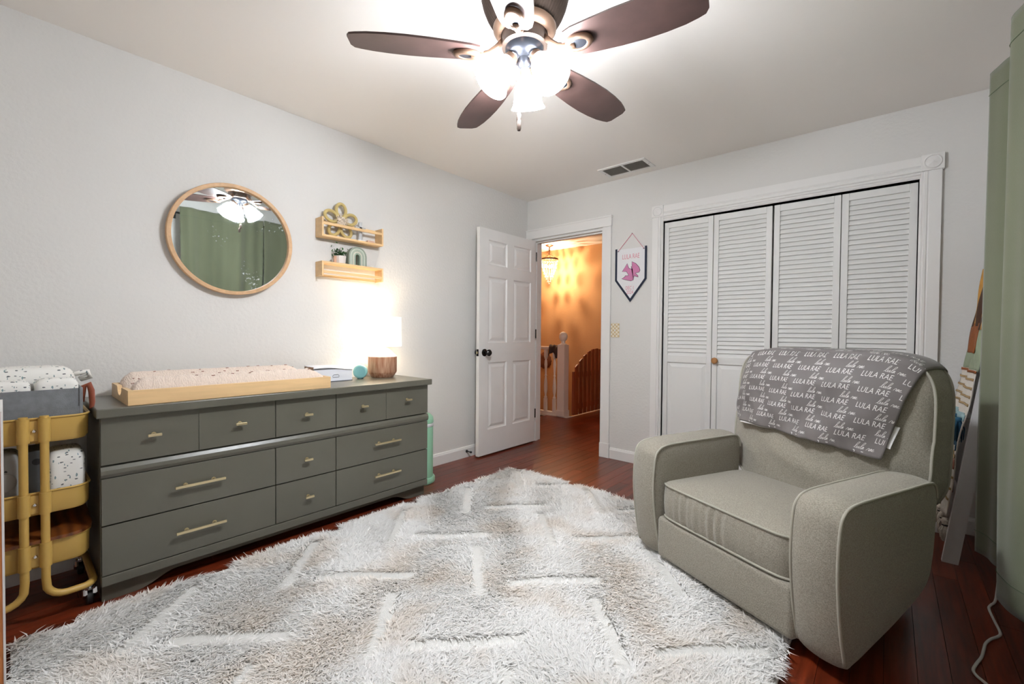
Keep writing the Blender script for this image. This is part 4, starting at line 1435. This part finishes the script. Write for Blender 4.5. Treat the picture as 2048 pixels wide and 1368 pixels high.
def blanket_pt(p, q, off=0.):
    """p: 0..BL_W across, q: 0 at the top front edge, grows down the front; negative goes over the top and down the back"""
    s_ = p / BL_W
    t_ = max(0., min(1.1, q / FR_L))
    uL = -.340 - .045 * t_
    uR = .388 - .085 * t_
    u = uL + (uR - uL) * s_
    zt = ztop(u)
    wrk = .009 * math.sin(15 * s_ + 9 * t_ + 2) * t_ + .006 * math.sin(31 * s_ - 14 * t_) * t_ + .017 * math.exp(-((s_ - .34 - .25 * t_) / .030) ** 2) * t_ + .016 * math.exp(-((s_ - .62 - .2 * t_ * t_) / .028) ** 2) * t_ + .013 * math.exp(-((s_ - .14 + .05 * t_) / .022) ** 2) * t_
    if q >= 0:
        zb = .655 - .012 * s_ - .036 * s_ ** 3
        z = (zt + .012) - (zt + .012 - zb) * t_
        zz = min(z, zt - .004)
        hang = .014 + .016 * t_
        vv = v_front(u, zz) - hang - wrk - off
        if t_ < .10:
            k = t_ / .10
            v_t = v_front(u, zt - .03) + .014
            vv = v_t + (vv - v_t) * k ** .6
        return (u, vv, z)
    q = -q
    yr = .765 + .06 * (zt - .65)
    v_t = v_front(u, zt - .03) + .014
    if q < TOP_L:
        k = q / TOP_L
        return (u, v_t + (yr + .012 - v_t) * k, zt + .012 + .006 * math.sin(PI * k) + off)
    k = (q - TOP_L) / BK_L
    return (u + .012 * s_ * min(1, k * 3), yr + .012 + .010 * math.sin(PI * min(1, k * 1.2)) + .003 * math.sin(14 * s_), zt + .012 - k * BK_L)


nu, nv = 90, 110
tot = FR_L + TOP_L + BK_L
blo = MB().grid(lambda a, c: blanket_pt(a * BL_W, FR_L - c * tot), nu, nv).build('cloth', BLK, blank, smooth='all')
md = blo.modifiers.new('thickness', 'SOLIDIFY')
md.thickness = .003
md.offset = 0
LINM = mat('white_jersey', hexc(228, 226, 224), .7)
for fn_ in (lambda a, c: blanket_pt(BL_W * (.80 + .215 * a), FR_L * (.66 + .22 * c), -.006), lambda a, c: blanket_pt(BL_W * (.10 + .40 * a), FR_L * (.80 + .225 * c - .03 * a * c), -.004)):
    lin_o = MB().grid(fn_, 20, 14).build('lining', LINM, blank, smooth='all')
    lin_o['label'] = 'white reverse side of the blanket'
caps = text_mesh('LULA RAE', .030, .12, .74)


def script_strokes():
    """cursive lula rae as polylines in a unit where x-height is .38"""
    def l(x):
        return [(x, 0), (x + .25, .45), (x + .40, .92), (x + .34, 1.06), (x + .22, .95), (x + .14, .4), (x + .18, .06), (x + .30, .0)]

    def u(x):
        return [(x, .05), (x + .10, .38), (x + .10, .10), (x + .20, 0), (x + .34, .38), (x + .33, .1), (x + .42, 0)]

    def a(x):
        return [(x, .02), (x + .22, .36), (x + .06, .30), (x + .02, .08), (x + .12, 0), (x + .24, .34), (x + .24, .08), (x + .34, 0)]

    def r(x):
        return [(x, 0), (x + .10, .34), (x + .16, .40), (x + .20, .32), (x + .28, .34), (x + .26, .08), (x + .36, 0)]

    def e(x):
        return [(x, .08), (x + .16, .26), (x + .14, .38), (x + .04, .28), (x + .06, .06), (x + .16, 0), (x + .34, .12)]
    w1 = l(0) + u(.34) + l(.74) + a(1.06)
    w2 = r(1.75) + a(2.10) + e(2.42)
    return [catmull(w1, 3, False), catmull(w2, 3, False)]


STR = script_strokes()
lm = MB()


def in_cloth(p):
    return .004 < p < BL_W - .004


def put_caps(pc, qc):
    vs_, fs_ = caps
    pts = [blanket_pt(pc + x, qc - y, .0032) for x, y in vs_]
    ok = [in_cloth(pc + x) and (qc - y) < FR_L - .003 for x, y in vs_]
    lm.add(pts, [f for f in fs_ if all(ok[i] for i in f)])


def put_script(pc, qc, sc=.0235):
    for st in STR:
        pts2 = [(pc + (x - 1.4) * sc + y * sc * .25, qc - y * sc) for x, y in st]
        for k in range(len(pts2) - 1):
            (x0, y0), (x1, y1) = pts2[k], pts2[k + 1]
            L_ = math.hypot(x1 - x0, y1 - y0)
            if L_ < 1e-6 or not (in_cloth(x0) and in_cloth(x1)) or max(y0, y1) > FR_L - .003:
                continue
            nx2, ny2 = -(y1 - y0) / L_ * .00065, (x1 - x0) / L_ * .00065
            lm.add([blanket_pt(x0 - nx2, y0 - ny2, .0032), blanket_pt(x1 - nx2, y1 - ny2, .0032), blanket_pt(x1 + nx2, y1 + ny2, .0032), blanket_pt(x0 + nx2, y0 + ny2, .0032)], [(0, 1, 2, 3)])


for r_ in range(-1, 7):
    for c_ in range(-1, 8):
        put_caps(-.02 + c_ * .128 + (r_ % 5) * .012, .030 + r_ * .0605)
        put_script(.038 + c_ * .128 + (r_ % 5) * .012, .0622 + r_ * .0605)
for r_ in range(0, 4):
    for c_ in range(0, 7):
        put_caps(-.0 + c_ * .128, -.04 - TOP_L - .06 * r_)
lo_ = lm.build('name_lettering', INK, blank, fix=False)
lo_['label'] = 'white printed LULA RAE lettering'

# ------------------------------------------------------------------ blanket ladder
LWH = mat('white_ladder_paint', hexc(226, 224, 222), .45)
lad = thing('blanket_ladder', 'white wooden blanket ladder leaning on the wall behind the curtain', 'ladder', (3.06, -.30, 0))


def lx_(z):
    return 3.030 + .124 * z


for y0 in (-.520, -.100):
    MB().prism([(lx_(0), .001), (lx_(0) + .058, .001), (lx_(1.86) + .058, 1.86), (lx_(1.86), 1.86)], lambda x, z, y: (x, y, z), y0, y0 + .030).build('rail', LWH, lad)
for z in (.30, .68, 1.06, 1.44, 1.78):
    MB().cyl((lx_(z) + .029, -.490, z), .014, .390, 14, (0, 1, 0)).build('rung', LWH, lad, smooth=True)


def lad_cloth(y, z, off=.0, wob=.006):
    return (lx_(z) - .016 - off + wob * math.sin(26 * y + 9 * z) + .003 * math.sin(55 * y - 20 * z), y, z)


def patch(name, m, par, ya, yb, za, zb, off, ny=14, nz=16, skew=0., wob=.006, th_=.004):
    o = MB().grid(lambda a, c: lad_cloth(ya + (yb - ya) * a + skew * c, za + (zb - za) * c, off, wob), ny, nz).build(name, m, par, smooth='all')
    md_ = o.modifiers.new('thickness', 'SOLIDIFY')
    md_.thickness = th_
    md_.offset = 0
    return o


SAGEQ = mat('sage_quilt', hexc(150, 160, 134), .9, bump=(30, .7, .012), var=(18, .1))
ORNG = mat('ochre_wool', hexc(196, 144, 66), .9, bump=(150, .5, .003), var=(20, .12))
BRN = mat('dark_brown_wool', hexc(70, 42, 24), .9, bump=(150, .5, .003))
RUST = mat('rust_wool', hexc(140, 78, 34), .9, bump=(150, .5, .003), var=(25, .15))
q1 = thing('striped_quilt', 'folded sage quilt with ochre and brown stripes on the ladder', 'quilt', (3.12, -.30, 1.0))
patch('quilt', SAGEQ, q1, -.515, -.105, .930, 1.52, .0, 26, 30)
MB().grid(lambda a, c: (lx_(1.52) - .016 + (.072 * c), -.515 + .41 * a, 1.52 + .022 * math.sin(PI * c)), 20, 10).build('top_fold', SAGEQ, q1, smooth='all', solid=.004)
for ya, yb, za, zb, m_ in ((-.150, -.112, 1.17, 1.455, ORNG), (-.222, -.152, 1.15, 1.460, BRN), (-.262, -.224, 1.15, 1.465, ORNG), (-.322, -.264, 1.15, 1.470, BRN), (-.402, -.324, 1.15, 1.475, ORNG), (-.455, -.404, 1.13, 1.475, BRN), (-.512, -.457, 1.13, 1.475, ORNG), (-.395, -.185, 1.015, 1.165, RUST)):
    patch('stripe', m_, q1, ya, yb, za, zb, .006, 6, 14, th_=.003)
patch('hem', RUST, q1, -.515, -.105, .922, .934, .006, 20, 3, th_=.003)

CRM = mat('cream_throw', hexc(222, 214, 202), .95, bump=(80, .7, .006))
BLU = mat('teal_blue_yarn', hexc(36, 84, 112), .9)
GRN = mat('sea_green_yarn', hexc(76, 126, 114), .9)
TAN = mat('tan_yarn', hexc(170, 142, 100), .9)
PNK = mat('dusty_pink_yarn', hexc(186, 128, 108), .9)
PBL = mat('pale_blue_yarn', hexc(150, 178, 182), .95, bump=(80, .7, .006))
q2 = thing('tassel_throw', 'cream woven throw with tan stripes and coloured tassels on the ladder', 'throw blanket', (3.08, -.30, .2))
patch('throw', CRM, q2, -.505, -.100, .215, .935, .002, 26, 40)
for z0, h_, m_ in ((.885, .010, TAN), (.842, .010, TAN), (.800, .010, TAN), (.762, .010, TAN), (.690, .030, PBL), (.545, .026, BLU), (.508, .010, TAN), (.455, .045, PNK), (.408, .010, TAN), (.352, .010, TAN), (.30, .008, TAN)):
    patch('stripe', m_, q2, -.505, -.100, z0, z0 + h_, .007, 24, 4, th_=.004)


def tassel(c, ln_, r, m_, par, pom=False):
    mb = MB()
    for k in range(26):
        a, rr = random.uniform(0, 2 * PI), r * math.sqrt(random.random())
        e = Vector((c[0] + rr * math.cos(a) * .7, c[1] + rr * math.sin(a), c[2] - ln_ * random.uniform(.82, 1.05)))
        t0 = Vector(c) + Vector((rr * .25 * math.cos(a), rr * .25 * math.sin(a), 0))
        mdp = (t0 + e) / 2 + Vector((rr * .35 * math.cos(a), rr * .35 * math.sin(a), .005))
        mb.tube([t0, mdp, e], [.0025, .003, .002], 5)
    mb.sphere((c[0], c[1], c[2]), r * .5, 10, 7)
    return mb.build('tassel', m_, par, smooth='all')


for y, z, m_ in ((-.14, .69, BLU), (-.235, .68, GRN), (-.30, .69, BLU), (-.38, .68, GRN), (-.45, .69, BLU), (-.13, .44, PNK), (-.25, .43, PNK), (-.37, .44, PNK), (-.46, .43, PNK)):
    tassel((lx_(z) - .034, y, z), .105, .026, m_, q2)
for y in (-.115, -.24, -.36, -.47):
    z = .205
    to = tassel((lx_(z) - .012, y, z - .035), .085, .026, CRM, q2)
    MB().sphere((lx_(z) - .012, y, z - .018), .017, 12, 8).build('bead', CRM, to, smooth='all')
    MB().lathe([(.013, 0), (.014, .003), (.013, .006)], (lx_(z) - .012, y, z - .040), 14).build('binding', mat('black_yarn', (.02, .02, .02), .9), to)

# ------------------------------------------------------------------ curtains and rod
def curtain(name, y_far, y_near, ph, label, zbot):
    t = thing(name, label, 'curtain', (3.17, (y_far + y_near) / 2, zbot), group='sage velvet curtain panels')
    span = y_far - y_near
    nfold = span / .455

    def fn(a, c):
        y = y_far - span * a
        z = 2.225 + (zbot - 2.225) * c
        ph_ = 2 * PI * nfold * a + ph
        amp = .036 * (.95 + .10 * c)
        x = 3.162 - amp * math.cos(ph_) - .008 * math.sin(2.3 * ph_ + 3 * c) * c - (.013 if ph else .004) * math.cos(3 * ph_ + 1 + .6 * math.sin(4 * c))
        yy = y + .012 * math.sin(ph_) * c + .006 * math.sin(7 * c + 5 * a)
        return (x, yy, z)
    o = MB().grid(fn, int(span / .012), 70).build('panel', CURT, t, smooth='all')
    md_ = o.modifiers.new('thickness', 'SOLIDIFY')
    md_.thickness = .004
    md_.offset = 0
    # stitched header line and hem
    for c in (.045, .955):
        pts = [Vector(fn(a, c)) + Vector((-.0035, 0, 0)) for a in np.linspace(0, 1, int(span / .02))]
        MB().tube(pts, .0012, 5).build('stitching', mat('sage_thread', hexc(90, 104, 80), .9), t)
    return t


curtain('curtain', -.715, -1.600, 0., 'sage green velvet curtain panel beside the blanket ladder', .155)
curtain('curtain', -1.600, -2.420, 2.2, 'sage green velvet curtain panel reflected in the round mirror', .155)
ROD = mat('black_iron', (.02, .02, .02), .4, metal=.6)
rod = thing('curtain_rod', 'black metal curtain rod behind the sage curtains', 'curtain rod', (3.215, -1.44, 2.2))
MB().cyl((3.236, -2.47, 2.165), .011, 1.92, 14, (0, 1, 0)).build('rod', ROD, rod, smooth=True)
for yy in (-2.49, -.535):
    MB().sphere((3.236, yy, 2.165), .024, 14, 10).build('finial', ROD, rod, smooth='all')
for yy in (-2.45, -1.60, -.565):
    MB().box(3.236, RX - .0005, yy - .006, yy + .006, 2.148, 2.156).box(RX - .008, RX - .0005, yy - .015, yy + .015, 2.11, 2.19).build('bracket', ROD, rod)

# ------------------------------------------------------------------ white cord on the floor
cpts = [(3.205, -.60), (3.190, -.70), (3.167, -.834), (3.148, -.885), (3.139, -.927), (3.142, -1.02), (3.146, -1.105), (3.135, -1.142), (3.115, -1.175), (3.096, -1.222), (3.085, -1.275), (3.074, -1.329), (3.056, -1.385), (3.044, -1.431), (3.048, -1.458), (3.066, -1.486), (3.10, -1.54), (3.14, -1.62)]
tag(MB().tube([(a, b, .0055) for a, b in catmull(cpts, 4, False)], .0045, 8).build('power_cord', mat('white_cord', hexc(214, 212, 206), .5), smooth='all'), 'white power cord snaking over the dark floor below the curtain', 'cord')

# ------------------------------------------------------------------ name banner
bn = thing('name_banner', 'white pennant banner with pink bird and name hanging by the closet', 'banner', (1.14, -.01, 1.4))
NAVY = mat('navy_felt', hexc(38, 44, 62), .9)
BNW = mat('white_canvas', hexc(232, 231, 232), .85, bump=(200, .3, .002))
PINK = mat('pink_print', hexc(206, 130, 172), .8)
PINKT = mat('pink_lettering', hexc(222, 140, 158), .8)
BLK2 = mat('black_outline', hexc(34, 26, 36), .8)
by_ = -.006
fld = [(1.003, 1.828), (1.280, 1.828), (1.280, 1.562), (1.140, 1.378), (1.000, 1.562)]
MB().prism(fld, lambda x, z, y: (x, y, z), by_, by_ - .003).build('field', BNW, bn)
w = .017
outer = [(.998, 1.834), (.998, 1.560), (1.140, 1.372), (1.284, 1.560), (1.284, 1.834)]
inner = [(.998 + w, 1.834), (.998 + w, 1.566), (1.140, 1.372 + .0285), (1.284 - w, 1.566), (1.284 - w, 1.834)]
for k in range(4):
    MB().prism([outer[k], outer[k + 1], inner[k + 1], inner[k]], lambda x, z, y: (x, y, z), by_ - .0025, by_ - .0065).build('border', NAVY, bn)
for xx in (1.024, 1.257):
    MB().lathe([(.0035, 0), (.006, 0), (.006, .002), (.0035, .002), (.0035, 0)], (xx, by_ - .003, 1.815), 14, (0, -1, 0), caps=False).build('eyelet', KNOB, bn)
for sx in (1.024, 1.257):
    MB().tube([(sx, by_ - .004, 1.815), (1.150, -.004, 1.955)], .0045, 6, flat=.4).build('ribbon', PINKT, bn)
MB().cyl((1.150, -.0005, 1.955), .0025, .010, 8, (0, -1, 0)).build('nail', KNOB, bn)
bird = [(1.11, 1.702), (1.124, 1.662), (1.162, 1.645), (1.145, 1.673), (1.154, 1.676), (1.152, 1.715), (1.189, 1.694), (1.217, 1.662), (1.226, 1.635), (1.217, 1.619), (1.185, 1.615), (1.209, 1.589), (1.211, 1.578), (1.172, 1.592), (1.165, 1.558), (1.145, 1.551), (1.098, 1.563), (1.059, 1.575), (1.088, 1.59), (1.092, 1.599), (1.125, 1.6), (1.104, 1.633), (1.063, 1.636)]
bb = bmesh.new()
bvs = [bb.verts.new((x, by_ - .0036, z)) for x, z in bird]
bf = bb.faces.new(bvs)
bmesh.ops.triangulate(bb, faces=[bf])
bo_ = MB().bm(bb).build('bird_print', PINK, bn, fix=False)
bo_['label'] = 'pink bird print'
MB().tube([(x, by_ - .0036, z) for x, z in bird], .0017, 5, closed=True).build('bird_outline', BLK2, bo_)
for txt, xc, zc, sz, sx in (('LULA RAE', 1.141, 1.741, .058, .62), ('DEC 1', 1.136, 1.478, .044, .66), ('2024', 1.136, 1.441, .044, .72)):
    vs_, fs_ = text_mesh(txt, sz, 0, sx)
    MB().add([(xc + x, by_ - .0036, zc + y) for x, y in vs_], fs_).build('lettering', PINKT, bn, fix=False)

# ------------------------------------------------------------------ light switch
sw = thing('light_switch', 'light switch with beige checkered cover beside the doorway', 'light switch', (1.0, 0, 1.13))
chk = bpy.data.materials.new('beige_checker')
chk.use_nodes = True
nt = chk.node_tree
ck = nt.nodes.new('ShaderNodeTexChecker')
ck.inputs['Scale'].default_value = 60
ck.inputs['Color1'].default_value = (*hexc(234, 226, 208), 1)
ck.inputs['Color2'].default_value = (*hexc(206, 184, 142), 1)
tcn = nt.nodes.new('ShaderNodeTexCoord')
mpn = nt.nodes.new('ShaderNodeMapping')
mpn.inputs['Location'].default_value = (.0083, .004, .0083)
nt.links.new(tcn.outputs['Object'], mpn.inputs[0])
nt.links.new(mpn.outputs[0], ck.inputs[0])
nt.links.new(ck.outputs[0], nt.nodes['Principled BSDF'].inputs['Base Color'])
MB().box(.961, 1.041, -.0065, -.0003, 1.068, 1.192, .002).build('cover_plate', chk, sw)
MB().box(.996, 1.006, -.013, -.006, 1.120, 1.140, .002).build('toggle', WHITE, sw)
for z in (1.09, 1.17):
    MB().cyl((1.001, -.0063, z), .003, .0012, 10, (0, -1, 0)).build('screw', VG, sw)
